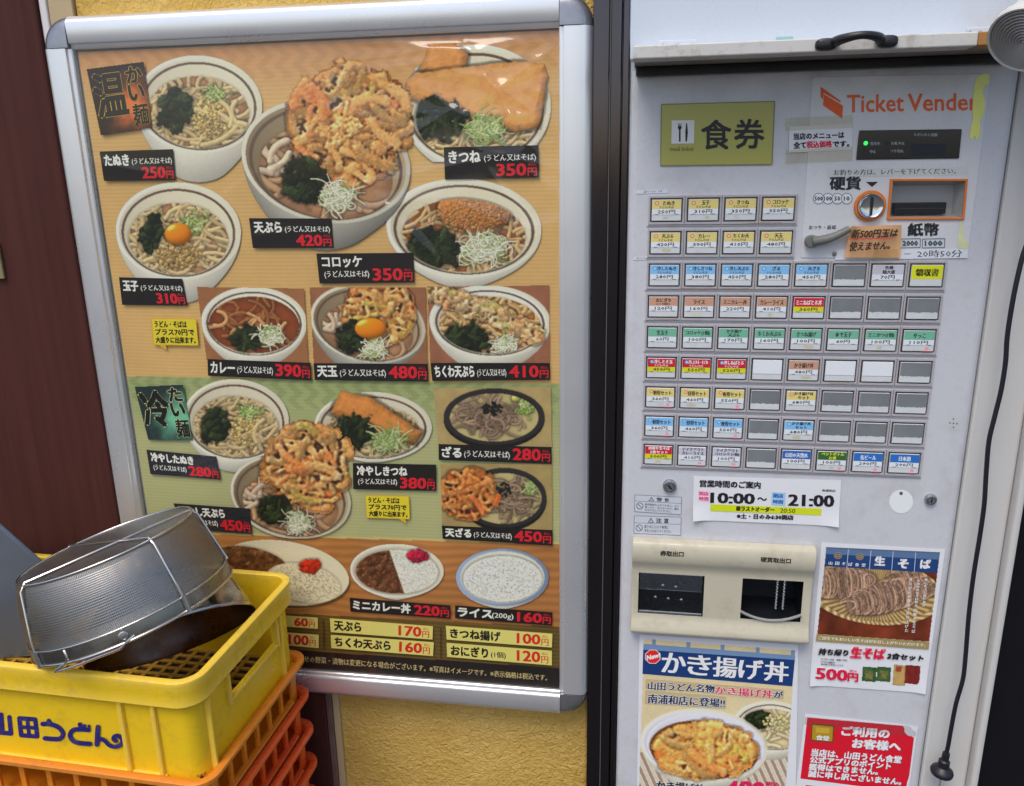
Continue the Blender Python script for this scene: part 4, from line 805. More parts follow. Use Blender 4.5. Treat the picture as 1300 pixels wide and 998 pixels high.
label('small_label', [(804, 326.2), (823, 325.5), (823, 329.6), (804, 330.4)], [('冷たいうどん', [(808, 327), (822, 326.4), (822, 328.8), (808, 329.4)], (90, 90, 100), .2)], (196, 202, 210), -0.0006)
# coin slot
c = on_y(1103.7, 261.4, 0); k_ = 0.00097*1.0; pxm = float(np.linalg.norm(on_y(1104.7, 261.4, 0)-c))
cs_ = MB(); cs_.lathe([(20.2*pxm, 0.001), (20.2*pxm, 0.004), (19.4*pxm, 0.0048), (16.8*pxm, 0.0048), (16.3*pxm, 0.003)], c, (0, -1, 0), 48); co = cs_.build('coin_slot', ORANGE, mach, smooth=35)
m = MB(); m.lathe([(16.2*pxm, 0.001), (16.2*pxm, 0.0085), (15.2*pxm, 0.0105), (14.2*pxm, 0.0112), (12.8*pxm, 0.0104), (9*pxm, 0.0098), (0.0, 0.0096)], c, (0, -1, 0), 48); m.build('chrome_knob', CHROME, co, smooth=35)
m = MB(); m.box(c[0]-0.0014, c[0]+0.0014, -0.0122, -0.004, c[2]-11.5*pxm, c[2]+11.5*pxm); m.build('slit', DARKHOLE, co, bevel=0.0004)
# note slot: a sunk box with an orange surround, cut into the door
bs = [(1133.5, 230), (1226, 230), (1221.7, 276), (1129.5, 276)]
qo = [(1130.3, 227), (1229.2, 227), (1224.6, 279.2), (1126.2, 279.2)]
def ring_plate(mb, qo, qi, y0, y1, mi=0):
    O0 = [on_y(a, b, y0) for a, b in qo]; I0 = [on_y(a, b, y0) for a, b in qi]; O1 = [np.array([p[0], y1, p[2]]) for p in O0]; I1 = [np.array([p[0], y1, p[2]]) for p in I0]
    n = 4; F = []
    for i in range(n):
        j = (i+1) % n; F += [(i, j, 4+j, 4+i), (8+j, 8+i, 12+i, 12+j), (i, 8+i, 8+j, j), (4+j, 12+j, 12+i, 4+i)]
    mb.add(O0+I0+O1+I1, F, mi)
m = MB(); ring_plate(m, qo, bs, -0.0034, -0.0008); bsl = m.build('note_slot', ORANGE, mach, bevel=0.0007)
GREYIN = mat_simple('slot_grey', (0.40, 0.40, 0.40), 0.4, 0, 0.06, 20)
def cavity(name, parent, q, depth, mat, y0=-0.0008, side=0.0, top_in=0.0):
    """an open box sunk behind the opening q: four walls and a back"""
    P = [on_y(a, b, y0) for a, b in q]; x0 = min(P[0][0], P[3][0]); x1 = max(P[1][0], P[2][0]); z0 = min(P[2][2], P[3][2]); z1 = max(P[0][2], P[1][2])
    xa, xb = x0+side, x1-side; za, zb = z0+side*.4, z1-top_in
    v = [(x0, y0, z0), (x1, y0, z0), (x1, y0, z1), (x0, y0, z1), (xa, y0+depth, za), (xb, y0+depth, za), (xb, y0+depth, zb), (xa, y0+depth, zb)]
    m = MB(); m.add(v, [(0, 1, 5, 4), (1, 2, 6, 5), (2, 3, 7, 6), (3, 0, 4, 7), (4, 5, 6, 7)]); o = m.build(name, mat, parent); return o, (xa, xb, za, zb, y0+depth)
holes = []                                                # openings to cut through the door face
def hole(q, depth):
    P = [on_y(a, b, 0.0) for a, b in q]; xs_ = [p[0] for p in P]; zs_ = [p[2] for p in P]; holes.append((min(xs_), max(xs_), min(zs_), max(zs_), depth))
cv, (xa, xb, za, zb, yb) = cavity('slot_recess', bsl, bs, 0.022, GREYIN, side=0.006, top_in=0.006); hole(bs, 0.03)
m = MB(); zc = za+0.0015; m.box(xa+0.002, xb-0.010, yb-0.010, yb-0.0004, zc, zc+0.0145); m.build('note_mouth', DARKHOLE, bsl, bevel=0.001)
m = MB(); m.box(xa+0.004, xb-0.012, yb-0.0106, yb-0.0101, zc+0.0065, zc+0.0075); m.build('mouth_line', KEYM, bsl)
# return lever
c = on_y(1029, 306, 0); e = on_y(1076, 289.6, 0); m = MB()
m.lathe([(8.6*pxm, 0.001), (8.6*pxm, 0.009), (7.4*pxm, 0.012), (0, 0.0125)], c, (0, -1, 0), 32)
pts = [np.array(c)*(1-t)+np.array(e)*t+np.array([0, -0.0105, -0.0035*math.sin(math.pi*t)]) for t in np.linspace(0, 1, 12)]; m.tube(pts, [0.0068-0.0026*t for t in np.linspace(0, 1, 12)], 12); m.build('return_lever', OLIVE, mach, smooth=40)
c = on_y(1059, 322, 0); m = MB(); m.lathe([(0.0028, 0.0012), (0.0026, 0.0028), (0.0012, 0.0036), (0, 0.0037)], c, (0, -1, 0), 16); m.build('plate_screw', OLIVE, mach, smooth=True)

# ---- nine rows of buttons
bx0, bz0 = 0.0156*D_CAM, 1.5-0.0293*D_CAM; pw = 0.04312*D_CAM; ph = 0.03895*D_CAM; bw = 0.0384*D_CAM; bh = 0.0285*D_CAM
GR_ = (150, 152, 156)
Yc, Bc, Brc, Gc, Rc, Lc = (208, 192, 118), (122, 176, 222), (186, 142, 118), (108, 168, 142), (186, 34, 52), (184, 184, 196)
NV = 'うどん/そば'
rows = [
 [(Yc, ['たぬき'], NV, '250', 'r'), (Yc, ['玉子'], NV, '310', 'r'), (Yc, ['きつね'], NV, '350', 'r'), (Yc, ['コロッケ'], NV, '350', 'r')],
 [(Yc, ['天ぷら'], NV, '420', 'r'), (Yc, ['カレー'], NV, '390', 'r'), (Yc, ['ちくわ天'], NV, '410', 'r'), (Yc, ['天玉'], NV, '480', 'r')],
 [(Bc, ['冷したぬき'], NV, '280', 'b'), (Bc, ['冷しきつね'], NV, '380', 'b'), (Bc, ['冷し天ぷら'], NV, '450', 'b'), (Bc, ['ざる'], NV, '280', 'b'), (Bc, ['天ざる'], NV, '450', 'b'), 0, (Lc, ['各種', '麺大盛'], None, '70', None), 'receipt'],
 [(Brc, ['おにぎり'], '(1個)', '120', None), (Brc, ['ライス'], None, '160', None), (Brc, ['ミニカレー丼'], None, '220', None), (Brc, ['カレーライス'], None, '410', None), (Rc, ['ミニねばとろ丼'], None, '360', 'y'), 0, 0, 0],
 [(Gc, ['生玉子'], None, '60', None), (Gc, ['コロッケ(1個)'], None, '100', None), (Gc, ['かき揚げ', '天ぷら'], None, '170', None), (Gc, ['ちくわ天ぷら'], None, '160', None), (Gc, ['きつね揚げ'], None, '100', None), (Gc, ['ゆで玉子'], None, '60', None), (Gc, ['ミニかつ(1個)'], None, '100', None), (Gc, ['やっこ'], None, '110', 'p')],
 [(Rc, ['冷しとろ玉'], NV, '450', 'yb'), (Rc, ['冷しとろろ・ちくわ'], NV, '550', 'yb'), (Rc, ['冷しねばとろ'], NV, '520', 'yb'), 1, (Brc, ['かき揚げ丼'], None, '480', None), 1, 1, 0],
 [(Yc, ['朝得セット'], None, '360', 'rp'), (Yc, ['昼得セット'], None, '460', 'r'), (Yc, ['夜得セット'], None, '550', 'rp'), 0, (Yc, ['かき揚げ丼', 'セット'], None, '680', 'r'), 0, 0, 0],
 [(Bc, ['朝得セット'], None, '360', 'bp'), (Bc, ['昼得セット'], None, '460', 'b'), (Bc, ['夜得セット'], None, '550', 'bp'), 0, (Bc, ['かき揚げ丼', 'セット'], None, '680', 'b'), 0, 0, 0],
 [(Rc, ['持帰り生そば', '2食セット'], None, '500', 'y'), (Lc, ['テイクアウト', 'カレーライス'], None, '410', 'p'), (Lc, ['テイクアウト', 'コロッケ(1個)'], None, '100', 'p'), 0, ((44, 96, 172), ['山田の天然水'], None, '100', 'w'), ((52, 96, 46), ['ペットボトル', 'お茶'], None, '100', 'wp'), ((40, 104, 178), ['缶ビール'], None, '290', 'wp'), ((40, 104, 178), ['日本酒'], None, '290', 'wp')]]
RB = random.Random(4)
class Loc(Sheet):                                         # artwork in millimetre-like cell units instead of photo pixels
    def __init__(s, x0, z1, wx, hz, y): super().__init__(y); s.o = (x0, z1, wx, hz)
    def pts(s, px, lift=0.0):
        px = np.asarray(px, float); x0, z1, wx, hz = s.o; return np.stack([x0+px[:, 0]/100*wx, np.full(len(px), s.y-lift), z1-px[:, 1]/74*hz], 1)
CAPSTAIN = [(214, 216, 216), (208, 206, 196), (198, 194, 180)]
for r, row in enumerate(rows):
    zt = bz0-ph*r; nC = len(row); x1 = bx0+pw*(nC-1)+bw
    m = MB()
    for k in range(nC):                                   # the row's housing: one moulded bezel per button
        xa = bx0+pw*k-(pw-bw)/2+0.00035; xb = xa+pw-0.0007; za = zt-bh-0.0032; zb = zt+0.0030
        q = [(xa, zb), (xb, zb), (xb, za), (xa, za)]; qi = [(bx0+pw*k, zt), (bx0+pw*k+bw, zt), (bx0+pw*k+bw, zt-bh), (bx0+pw*k, zt-bh)]
        O0 = [(x, -0.0030, z_) for x, z_ in q]; I0 = [(x, -0.0030, z_) for x, z_ in qi]; O1 = [(x, -0.0004, z_) for x, z_ in q]; I1 = [(x, -0.0004, z_) for x, z_ in qi]
        F = []
        for i in range(4): j = (i+1) % 4; F += [(i, j, 4+j, 4+i), (8+j, 8+i, 12+i, 12+j), (i, 8+i, 8+j, j), (4+j, 12+j, 12+i, 4+i)]
        m.add(O0+I0+O1+I1, F)
    m.box(bx0-0.004, x1+0.004, -0.0018, -0.0003, zt-bh-0.0056, zt-bh-0.0034)
    m.build('button_row', ROWM, mach, bevel=0.0004)
    for k, b in enumerate(row):
        xa = bx0+pw*k; m = MB(); g_ = 0.0006
        m.box(xa+g_, xa+bw-g_, -0.0020, -0.0006, zt-bh+g_, zt-g_, 0)                       # dark carrier
        e_ = 0.0020; m.box(xa+e_, xa+bw-e_, -0.0042, -0.0018, zt-bh+e_, zt-e_, 1)           # white cap
        tilt = RB.uniform(-.0002, .0002)
        btn = m.build('ticket_button', [KEYM, CLEARCAP], mach, bevel=0.0004, segs=1)
        wx, hz = bw-2*e_, bh-2*e_
        if b == 0:
            n = 18; m = MB(); xs_ = np.linspace(0.0004, wx-0.0004, n); ed = hz*.68+np.array([RB.uniform(-.0006, .0006) for _ in range(n)])
            m.poly([(xa+e_+a, -0.0044, zt-e_-0.0003) for a in xs_]+[(xa+e_+a, -0.0044, zt-e_-d) for a, d in zip(xs_[::-1], ed[::-1])]); m.build('empty_window', BLANKM, btn); continue
        s = Loc(xa+e_, zt-e_, wx, hz, -0.0043)
        s.poly([(0, 50), (100, 50), (100, 74), (0, 74)], (196, 202, 206)) if False else None
        if b == 1:
            s.poly([(1, 1), (99, 1), (99, 52), (1, 52)], (210, 214, 222)); s.poly([(1, 52), (99, 52), (99, 53.4), (1, 53.4)], (120, 118, 116)); s.build('label_card', btn); continue
        if b == 'receipt':
            s.poly([(1, 1), (99, 1), (99, 49), (1, 49)], (204, 206, 36)); s.text('領収書', [(14, 14), (86, 38)], (34, 34, 22), 3); s.build('label_card', btn); continue
        col, names, note, price, fl = b; fl = fl or ''; white = col[0]+col[1]+col[2] < 330; tc = (236, 232, 236) if white else (34, 30, 34)
        s.poly([(1, 1), (99, 1), (99, 33), (1, 33)], col); s.poly([(1, 33), (99, 33), (99, 52), (1, 52)], (200, 200, 30) if 'y' in fl else (208, 214, 220))
        ic = 'r' in fl or 'b' in fl; x0 = 24 if ic else 8
        if 'r' in fl: s.ell(17, 13, 7, 7, (196, 92, 84)); s.ell(17, 13, 4.6, 4.6, (228, 190, 160))
        if 'b' in fl: s.ell(16, 13, 7, 7, (70, 130, 190)); s.ell(16, 13, 4.8, 4.8, (150, 200, 235))
        if len(names) == 1:
            nm = names[0]; wd = min(92-x0, 13*len(nm)); cxn = (x0+96)/2-3 if ic else 50; yy0, yy1 = (5, 20) if note else (9, 27); s.text(nm, [(cxn-wd/2, yy0), (cxn+wd/2, yy1)], tc, 1.3, .4, res=1)
            if note: s.text(note, [(26, 22.5), (74, 31)], (206, 190, 190) if white else tuple(int(q_*.55) for q_ in col), .6, res=1)
        else:
            if '天然水' in names[0]: pass
            for i, nm in enumerate(names): wd = min(88-x0+8, 13*len(nm)); cxn = 52+(6 if ic else 0); s.text(nm, [(cxn-wd/2, 2.5+15.5*i), (cxn+wd/2, 15.5+15.5*i)], (206, 210, 60) if col == (52, 96, 46) else tc, 1.2, .4, res=1)
        wd = 19+9*(len(price)-1); s.text(price+'円', [(50-wd*.8, 36), (50+wd*.8, 49)], (52, 50, 54), .6, res=1)
        for u_ in ((10, 22), (78, 90)): s.poly([(u_[0], 50.8), (u_[1], 50.4), (u_[1], 52.4), (u_[0], 52.8)], (96, 94, 94))
        s.poly([(1, 53), (99, 53), (99, 53.8), (1, 53.8)], (150, 150, 150))
        if 'p' in fl: s.ell(78, 63, 6, 5.5, (236, 150, 166)); s.poly([(64, 72.5), (92, 72.5), (92, 75), (64, 75)], (214, 60, 76))
        s.build('label_card', btn)
        if RB.random() < .35:                              # grubby fingertip marks on the caps' lower half
            s2 = Loc(xa+e_, zt-e_, wx, hz, -0.0043); cx = RB.uniform(35, 65); s2.ell(cx, 63, RB.uniform(7, 20), RB.uniform(4, 7), RB.choice([(196, 192, 172), (186, 178, 152), (190, 188, 180)]), 18); s2.build('finger_mark', btn)
for r, a_, b_ in ((0, 2.6, 3.6), (2, .9, 2.8), (3, .2, .9), (2, 3.9, 5.0), (5, 5.2, 5.9)):
    s = Sheet(0); s.map = lambda px, lift: np.stack([px[:, 0], np.full(len(px), -0.0031-lift), px[:, 1]], 1); xs_ = np.linspace(bx0+pw*a_, bx0+pw*b_, 26); z0_ = bz0-ph*r-bh-.0017
    up = [(x, z0_+RB.uniform(-.0002, .0006)) for x in xs_]; dn = [(x, z0_-RB.uniform(.0003, .0010)) for x in xs_[::-1]]
    s.poly(up+dn, (150, 126, 104)); s.build('rust_stain', mach)
# small speaker holes
s = Sheet(-0.0002)
for x, y in ((1210.5, 532), (1206, 537), (1210.5, 537.5), (1215, 538), (1210.5, 542.5)): s.ell(x, y, .9, .9, (40, 40, 46), 10)
s.build('speaker_holes', mach)
# locks, white sticker
def lock(px, py, r, slot):
    c = on_y(px, py, 0); m = MB(); R_ = r*pxm; m.lathe([(R_, 0.0), (R_, 0.003), (R_*.9, 0.005), (R_*.72, 0.0056), (R_*.70, 0.0042), (R_*.62, 0.0040), (R_*.58, 0.0058), (0, 0.006)], c, (0, -1, 0), 36); o = m.build('key_lock', CAPM, mach, smooth=35)
    m = MB(); d = np.array([math.cos(slot), 0, math.sin(slot)])*R_*.42; n = np.array([-math.sin(slot), 0, math.cos(slot)])*R_*.11; y = np.array([0, -0.0062, 0]); b = np.array(c)
    m.prism([b+d+n+y, b+d-n+y, b-d-n+y, b-d+n+y], (0, 0.001, 0)); m.build('keyhole', DARKHOLE, o)
lock(850, 616.3, 10.4, 2.3); lock(1181, 633.3, 8.2, 1.5)
s = Sheet(-0.0004); s.ell(1144, 636.8, 15.2, 15, (214, 217, 222), 40); s.ell(1144, 626.5, 2.3, 2.3, (90, 88, 84), 14); s.build('round_sticker', mach)
# warning labels
zz_ = lambda x, y: (790+x/8.125, 620+y/8.125)
for q, hl, ttl, lines in (([zz_(130, 68), zz_(612, 92), zz_(607, 272), zz_(127, 240)], .36, '警告', ('転倒事故をふせぐために、よじ', '登ったり、ゆさぶったり、蹴り', 'たおさないでください。')), ([zz_(125, 283), zz_(607, 298), zz_(603, 485), zz_(120, 465)], .40, '注意', ('取り出し口より無理に', '手を入れないでください'))):
    s = Sheet(-0.0004); s.poly(q, (186, 190, 198)); s.frame(q, .7, (110, 112, 124)); s.stroke([sub(q, 0, hl, 1, 1)[0], sub(q, 0, hl, 1, 1)[1]], .6, (110, 112, 124), False)
    s.text(ttl[0], sub(q, .47, .10, .58, hl-.05), (74, 76, 88), .5); s.text(ttl[1], sub(q, .64, .10, .73, hl-.05), (74, 76, 88), .5)
    t_ = sub(q, .29, .06, .42, hl-.04); s.poly([(t_[0]+t_[1])/2, t_[2], t_[3]], (84, 86, 98)); t_ = sub(q, .315, .15, .395, hl-.075); s.poly([(t_[0]+t_[1])/2, t_[2], t_[3]], (190, 194, 202)); t_ = sub(q, .35, .19, .36, hl-.1); s.poly(t_, (84, 86, 98))
    c_ = sub(q, .11, hl+.28, .11, hl+.28)[0]; s.ring(c_[0], c_[1], 4.4, 4.4, .8, (84, 86, 98), 20); s.stroke([c_-(3, 3), c_+(3, 3)], .8, (84, 86, 98), False)
    for i, l in enumerate(lines): n_ = len(lines); v0 = hl+.10+i*(.86-hl)/n_; s.text(l, sub(q, .22, v0, .22+.052*len(l), v0+(.60-hl*.6)/n_), (96, 98, 108), .15, res=1)
    s.build('warning_label', mach)
# ticket and change outlets: a beige moulding with two sunk trays
q = [(803.3, 680.5), (1034.7, 692.7), (1028.3, 809.7), (803, 797)]
P = [on_y(a, b, 0) for a, b in q]; ox0, ox1 = P[0][0], P[1][0]; oz1, oz0 = P[0][2], P[3][2]
profz = [(0.0, -0.0004), (0.0, -0.012), (0.0025, -0.0165), (0.007, -0.019), (0.018, -0.0195), (0.030, -0.0185), (0.037, -0.0165)]
# sizes from the photo: opening rows
za_t = on_y(811, 727, -.012)[2]; 
m = MB()
def outl(z_, y_): return [(ox0, y_, z_), (ox1, y_, z_)]
hgt = oz1-oz0
pr = [(oz1, -0.0004), (oz1-0.0004, -0.010), (oz1-0.003, -0.0150), (oz1-0.009, -0.0178), (oz1-0.020, -0.0185), (oz1-0.030, -0.0176), (oz1-0.036, -0.0150), (oz1-0.042, -0.0116), (oz1-0.050, -0.0100), (oz0+0.030, -0.0100), (oz0+0.022, -0.0125), (oz0+0.014, -0.0165), (oz0+0.006, -0.0182), (oz0+0.002, -0.0165), (oz0+0.0004, -0.012), (oz0, -0.0004)]
NX = 2; rings = [[(x, y_, z_) for z_, y_ in pr] for x in (ox0, ox1)]
m.loops(rings, closed=True, cap0=True, cap1=True)
outlet = m.build('outlet_panel', BEIGE, mach, smooth=40, bevel=0.0015)
tq = [(811, 727.5), (892.5, 731.5), (892, 783.5), (811, 778.5)]; cq = [(943, 734.4), (1016, 738.6), (1016, 790), (943, 786)]
s = Sheet(-0.0187); s.text('券取出口', [(838.6, 699.3), (867.8, 700.6), (867.6, 707), (838.4, 705.7)], (58, 56, 52), .6, res=1); s.text('硬貨取出口', [(966, 707.3), (1004, 709.5), (1003.8, 715.4), (965.8, 713.2)], (58, 56, 52), .6, res=1); s.build('outlet_text', outlet)
def cutq(q): P = [on_y(a, b, -0.0105) for a, b in q]; return min(p[0] for p in P), max(p[0] for p in P), min(p[2] for p in P), max(p[2] for p in P)
BOXC = bpy.data.collections.new('cutters')
def cut(o, boxes):
    """carve box openings out of a mesh for good"""
    mm = MB()
    for b in boxes: mm.box(*b)
    c_ = mm.build('cutter', PAPER); c_.location = -Vector(o.get('_o', (0, 0, 0))) if o.parent is None or True else c_.location
    md = o.modifiers.new('cut', 'BOOLEAN'); md.operation = 'DIFFERENCE'; md.object = c_; md.solver = 'EXACT'; c_.parent = o.parent; bpy.context.view_layer.update()
    ev = o.evaluated_get(bpy.context.evaluated_depsgraph_get()); me = bpy.data.meshes.new_from_object(ev); o.modifiers.clear(); o.data = me; bpy.data.objects.remove(c_)
tb, cb = cutq(tq), cutq(cq)
cut(outlet, [(tb[0], tb[1], -0.04, 0.02, tb[2], tb[3]), (cb[0], cb[1], -0.04, 0.02, cb[2], cb[3])])
holes += [(tb[0]-.001, tb[1]+.001, tb[2]-.001, tb[3]+.001, 0.06), (cb[0]-.001, cb[1]+.001, cb[2]-.001, cb[3]+.001, 0.06)]
def tray(name, b, mat, d=0.05):
    m = MB(); x0, x1, z0, z1 = b; v = [(x0, -0.009, z0), (x1, -0.009, z0), (x1, -0.009, z1), (x0, -0.009, z1), (x0, d, z0+.006), (x1, d, z0+.006), (x1, d, z1), (x0, d, z1)]
    m.add(v, [(0, 1, 5, 4), (1, 2, 6, 5), (2, 3, 7, 6), (3, 0, 4, 7), (4, 5, 6, 7)]); return m.build(name, mat, outlet)
tray('ticket_tray', tb, mat_simple('tray_dark_blue', (0.035, 0.045, 0.065), 0.3, 0, 0.2, 20)); tray('change_tray', cb, DARKHOLE)
m = MB(); m.box(tb[0]+.002, tb[1]-.002, -0.0075, -0.0060, tb[2]+.004, tb[3]-.002)
m.build('ticket_flap', mat_glass('smoked_flap', (0.80, 0.83, 0.87), 1.6, 0.06), outlet, bevel=.0005)
m = MB(); m.box(tb[0]+.001, tb[1]-.001, -0.003, 0.012, tb[3]-.019, tb[3]-.003); m.box(tb[0]+.001, tb[1]-.001, 0.006, 0.016, tb[3]-.036, tb[3]-.022); m.box(tb[0]+.001, tb[1]-.001, -0.008, 0.03, tb[2]+.0005, tb[2]+.004); m.build('tray_bar', STEEL, outlet, bevel=.001)
m = MB()
for a, b in ((0.38, .42), (0.58, .44), (0.27, .72), (0.47, .74), (0.67, .75)): m.lathe([(0.0024, 0), (0.002, 0.0012), (0, 0.0018)], (tb[0]+(tb[1]-tb[0])*a, 0.0, tb[3]-(tb[3]-tb[2])*b+.004), (0, -1, .35), 14)
m.build('tray_rivets', CHROME, outlet, smooth=True)
for x in (992, 1001):                                    # two bead chains hanging in the change tray
    m = MB(); c = on_y(x, 740, -0.002); xx_, zz0 = float(c[0])-.006, cb[3]-.001
    for i in range(18):
        zq = zz0-0.0028*i; a = i % 2
        m.lathe([(0.0001, -.0019), (0.0015, -.0012), (0.0020, 0), (0.0015, .0012), (0.0001, .0019)], (xx_+.0004*(1 if a else -1), -0.0045, zq), (.3 if a else -.3, 0, 1), 8)
    m.build('bead_chain', STEEL, outlet, smooth=True)
m = MB(); m.tube([(cb[0]+(cb[1]-cb[0])*t, -0.011+.006*math.sin(math.pi*t)*0, cb[2]+.001+.012*(2*t-1)**2*(1 if t > .5 else 1)) for t in np.linspace(0, 1, 16)], .0022, 8); m.build('tray_lip', mat_simple('tray_lip_grey', (0.30, 0.30, 0.29), .35, 0, .1, 20), outlet, smooth=True)
# cut the door face for the sunk boxes
door = [o for o in bpy.data.objects if o.name == 'cabinet_front'][0]
cut(cp, [(h[0], h[1], -0.02, 0.02, h[2], h[3]) for h in holes[:1]])
cut(door, [(h[0], h[1], -0.02, h[4], h[2], h[3]) for h in holes])

# ---- papers stuck on the machine (things of their own)
def paper(name, label_, cat, q, y=-0.0012, th=0.0004, col=None, group=None, curl=None):
    P = [on_y(a, b, y-th) for a, b in q]; o = (float(np.mean([p[0] for p in P])), y, float(min(p[2] for p in P))); t = thing(name, label_, cat, o, group)
    n_ = 14; P4 = np.array(P); a_ = np.linspace(0, 1, n_); U, V = np.meshgrid(a_, a_); G = (P4[0]*(1-U[..., None])+P4[1]*U[..., None])*(1-V[..., None])+(P4[3]*(1-U[..., None])+P4[2]*U[..., None])*V[..., None]
    for ci, lift in (curl or {}).items():
        d = np.linalg.norm(G-P4[ci], axis=-1); G[..., 1] -= lift*np.clip(1-d/.030, 0, 1)**2
    G[..., 1] -= .0005*(1-np.cos(6.28*U*1.5+V*2))*np.clip(V*1.2-.3, 0, 1)*(np.minimum(U, 1-U) < .04)
    ii = np.arange(n_*n_).reshape(n_, n_); F = [tuple(f) for f in np.stack([ii[:-1, :-1], ii[1:, :-1], ii[1:, 1:], ii[:-1, 1:]], -1).reshape(-1, 4).tolist()]
    m = MB(); m.add(G.reshape(-1, 3), F); m.add(G.reshape(-1, 3)+np.array([0, th, 0]), [f[::-1] for f in F]); m.build('sheet_of_paper', col or PAPER, t, smooth='all'); return t
def tape(parent, q, y): s = MB(); s.poly([on_y(a, b, y) for a, b in q]); return s.build('tape', TAPE, parent)
# tax notice
q = [(1002, 161), (1082, 157), (1081.5, 190.5), (1001.5, 194)]
t = paper('tax_notice', 'small white notice with two lines of black and red print taped beside the sign', 'notice', q)
s = Sheet(-0.0018); s.text('当店のメニューは', [(1007.7, 169.5), (1071.6, 167.4), (1071.5, 175.2), (1007.7, 177.4)], (34, 32, 36), .7); s.text('全て', [(1007.7, 180.6), (1023.2, 180), (1023.2, 187.8), (1007.7, 188.6)], (34, 32, 36), .7)
s.text('税込価格', [(1024.3, 179.6), (1056, 178.4), (1056, 186.8), (1024.3, 188)], (206, 34, 58), .7); s.text('です。', [(1057.3, 179.6), (1078, 178.8), (1078, 186), (1057.3, 186.8)], (34, 32, 36), .7); s.build('notice_text', t)
tape(t, [(997, 149.5), (1083, 146), (1082.8, 162.5), (997, 166)], -0.0021); tape(t, [(997, 190.5), (1082.6, 186), (1082, 204.5), (997.5, 208)], -0.0021)
# handwritten orange note
q = [(1080, 287.5), (1144.8, 285.6), (1143, 327.5), (1107, 329.6), (1072, 327)]
P = [on_y(a, b, -0.0030-.0004) for a, b in q]
t = thing('orange_note', 'small orange handwritten note taped under the coin slot', 'note', (float(P[0][0]), -0.003, float(P[4][2]))); m = MB(); nI = 14
q4 = np.array([q[0], q[1], q[2], q[4]], float); uu, vv = np.meshgrid(np.linspace(0, 1, nI), np.linspace(0, 1, nI)); pxs = (q4[0]*(1-uu[..., None])+q4[1]*uu[..., None])*(1-vv[..., None])+(q4[3]*(1-uu[..., None])+q4[2]*uu[..., None])*vv[..., None]
def note_y(u_, v_): return -0.0135+0.0085*v_+0.0012*np.sin(u_*6+v_*3)
Pn = np.stack([on_y(a, b, -0.002-0*a)for a, b in pxs.reshape(-1, 2)]); Pn[:, 1] = note_y(uu.ravel(), vv.ravel())
Pn = np.stack([on_y(a, b, y_) for (a, b), y_ in zip(pxs.reshape(-1, 2), note_y(uu.ravel(), vv.ravel()))])
ii = np.arange(nI*nI).reshape(nI, nI); m.add(Pn, [tuple(f) for f in np.stack([ii[:-1, :-1], ii[1:, :-1], ii[1:, 1:], ii[:-1, 1:]], -1).reshape(-1, 4).tolist()]); m.build('sheet_of_paper', mat_simple('orange_paper', (0.90, 0.50, 0.24), 0.6, 0, 0.08, 40), t, smooth='all')
s = Sheet(-0.0162)
s.y = -0.0148
s.text('新500円玉は', [(1082, 291.5), (1140.5, 290.5), (1139.5, 300.5), (1081, 303)], (62, 44, 38), .7, skew=2.0); s.text('使えません。', [(1079, 307.5), (1131, 306.5), (1130, 316.5), (1078.5, 319)], (62, 44, 38), .7, skew=2.0)
s.stroke([(1079+i*4.2, 303.6-.1*i+.7*(-1)**i) for i in range(14)], .9, (206, 44, 58)); s.build('handwriting', t)
tape(t, [(1110, 318), (1140, 316), (1141, 331), (1106, 333)], -0.0155); tape(t, [(1072, 300), (1084, 285), (1090, 290), (1076, 306)], -0.0156)
# opening hours
q = [(880.8, 604.5), (1068, 610), (1064.2, 668), (879.5, 659.8)]
t = paper('hours_notice', 'white opening hours notice with black times and a lime bar', 'notice', q, -0.0008, curl={3: .006, 2: .004}); s = Sheet(-0.0014); zh = lambda x, y: (795+x/3.095, 590+y/3.095); BK = (32, 30, 36)
s.text('営業時間のご案内', [zh(290, 61), zh(528, 68), zh(527, 94), zh(289, 87)], BK, 1.0); s.text('南浦和店', [zh(770, 96), zh(823, 98), zh(823, 108), zh(770, 106)], BK, .3, res=1)
s.poly([zh(282, 100), zh(328, 102), zh(327, 147), zh(281, 144)], (232, 196, 214)); s.text('開店', [zh(287, 106), zh(323, 108), zh(323, 122), zh(287, 120)], (206, 60, 96), .6, res=1); s.text('時間', [zh(287, 126), zh(323, 128), zh(323, 142), zh(287, 140)], (206, 60, 96), .6, res=1)
s.text('10:00', [zh(334, 110), zh(503, 114), zh(502, 155), zh(333, 150)], BK, 2.2, .6); s.text('～', [zh(516, 128), zh(552, 130), zh(552, 142), zh(516, 140)], BK, .6)
s.poly([zh(572, 108), zh(626, 110), zh(624, 162), zh(570, 158)], (150, 190, 232)); s.text('閉店', [zh(579, 114), zh(617, 116), zh(616, 131), zh(578, 129)], (40, 84, 160), .6, res=1); s.text('時間', [zh(578, 138), zh(616, 140), zh(615, 154), zh(577, 152)], (40, 84, 160), .6, res=1)
s.text('21:00', [zh(640, 117), zh(815, 121), zh(814, 166), zh(638, 161)], BK, 2.2, .6)
q2 = [zh(332, 155), zh(768, 173), zh(765, 199), zh(330, 182)]; s.poly(q2, (196, 206, 30)); s.text('■ラストオーダー', sub(q2, .235, .10, .575, .82), (44, 44, 22), .8); s.text('20:50', sub(q2, .63, .2, .765, .84), (54, 54, 30), .3)
s.text('※土・日のみ6:30開店', [zh(436, 192), zh(657, 199), zh(656, 217), zh(435, 211)], BK, .7, res=1); s.build('notice_text', t)

# ---- printed posters on the lower door
def pics(p, name, parent, y, q=None, **k): return p.mesh(name, parent, y, q, mat=PRINT_GLOSS, **k)
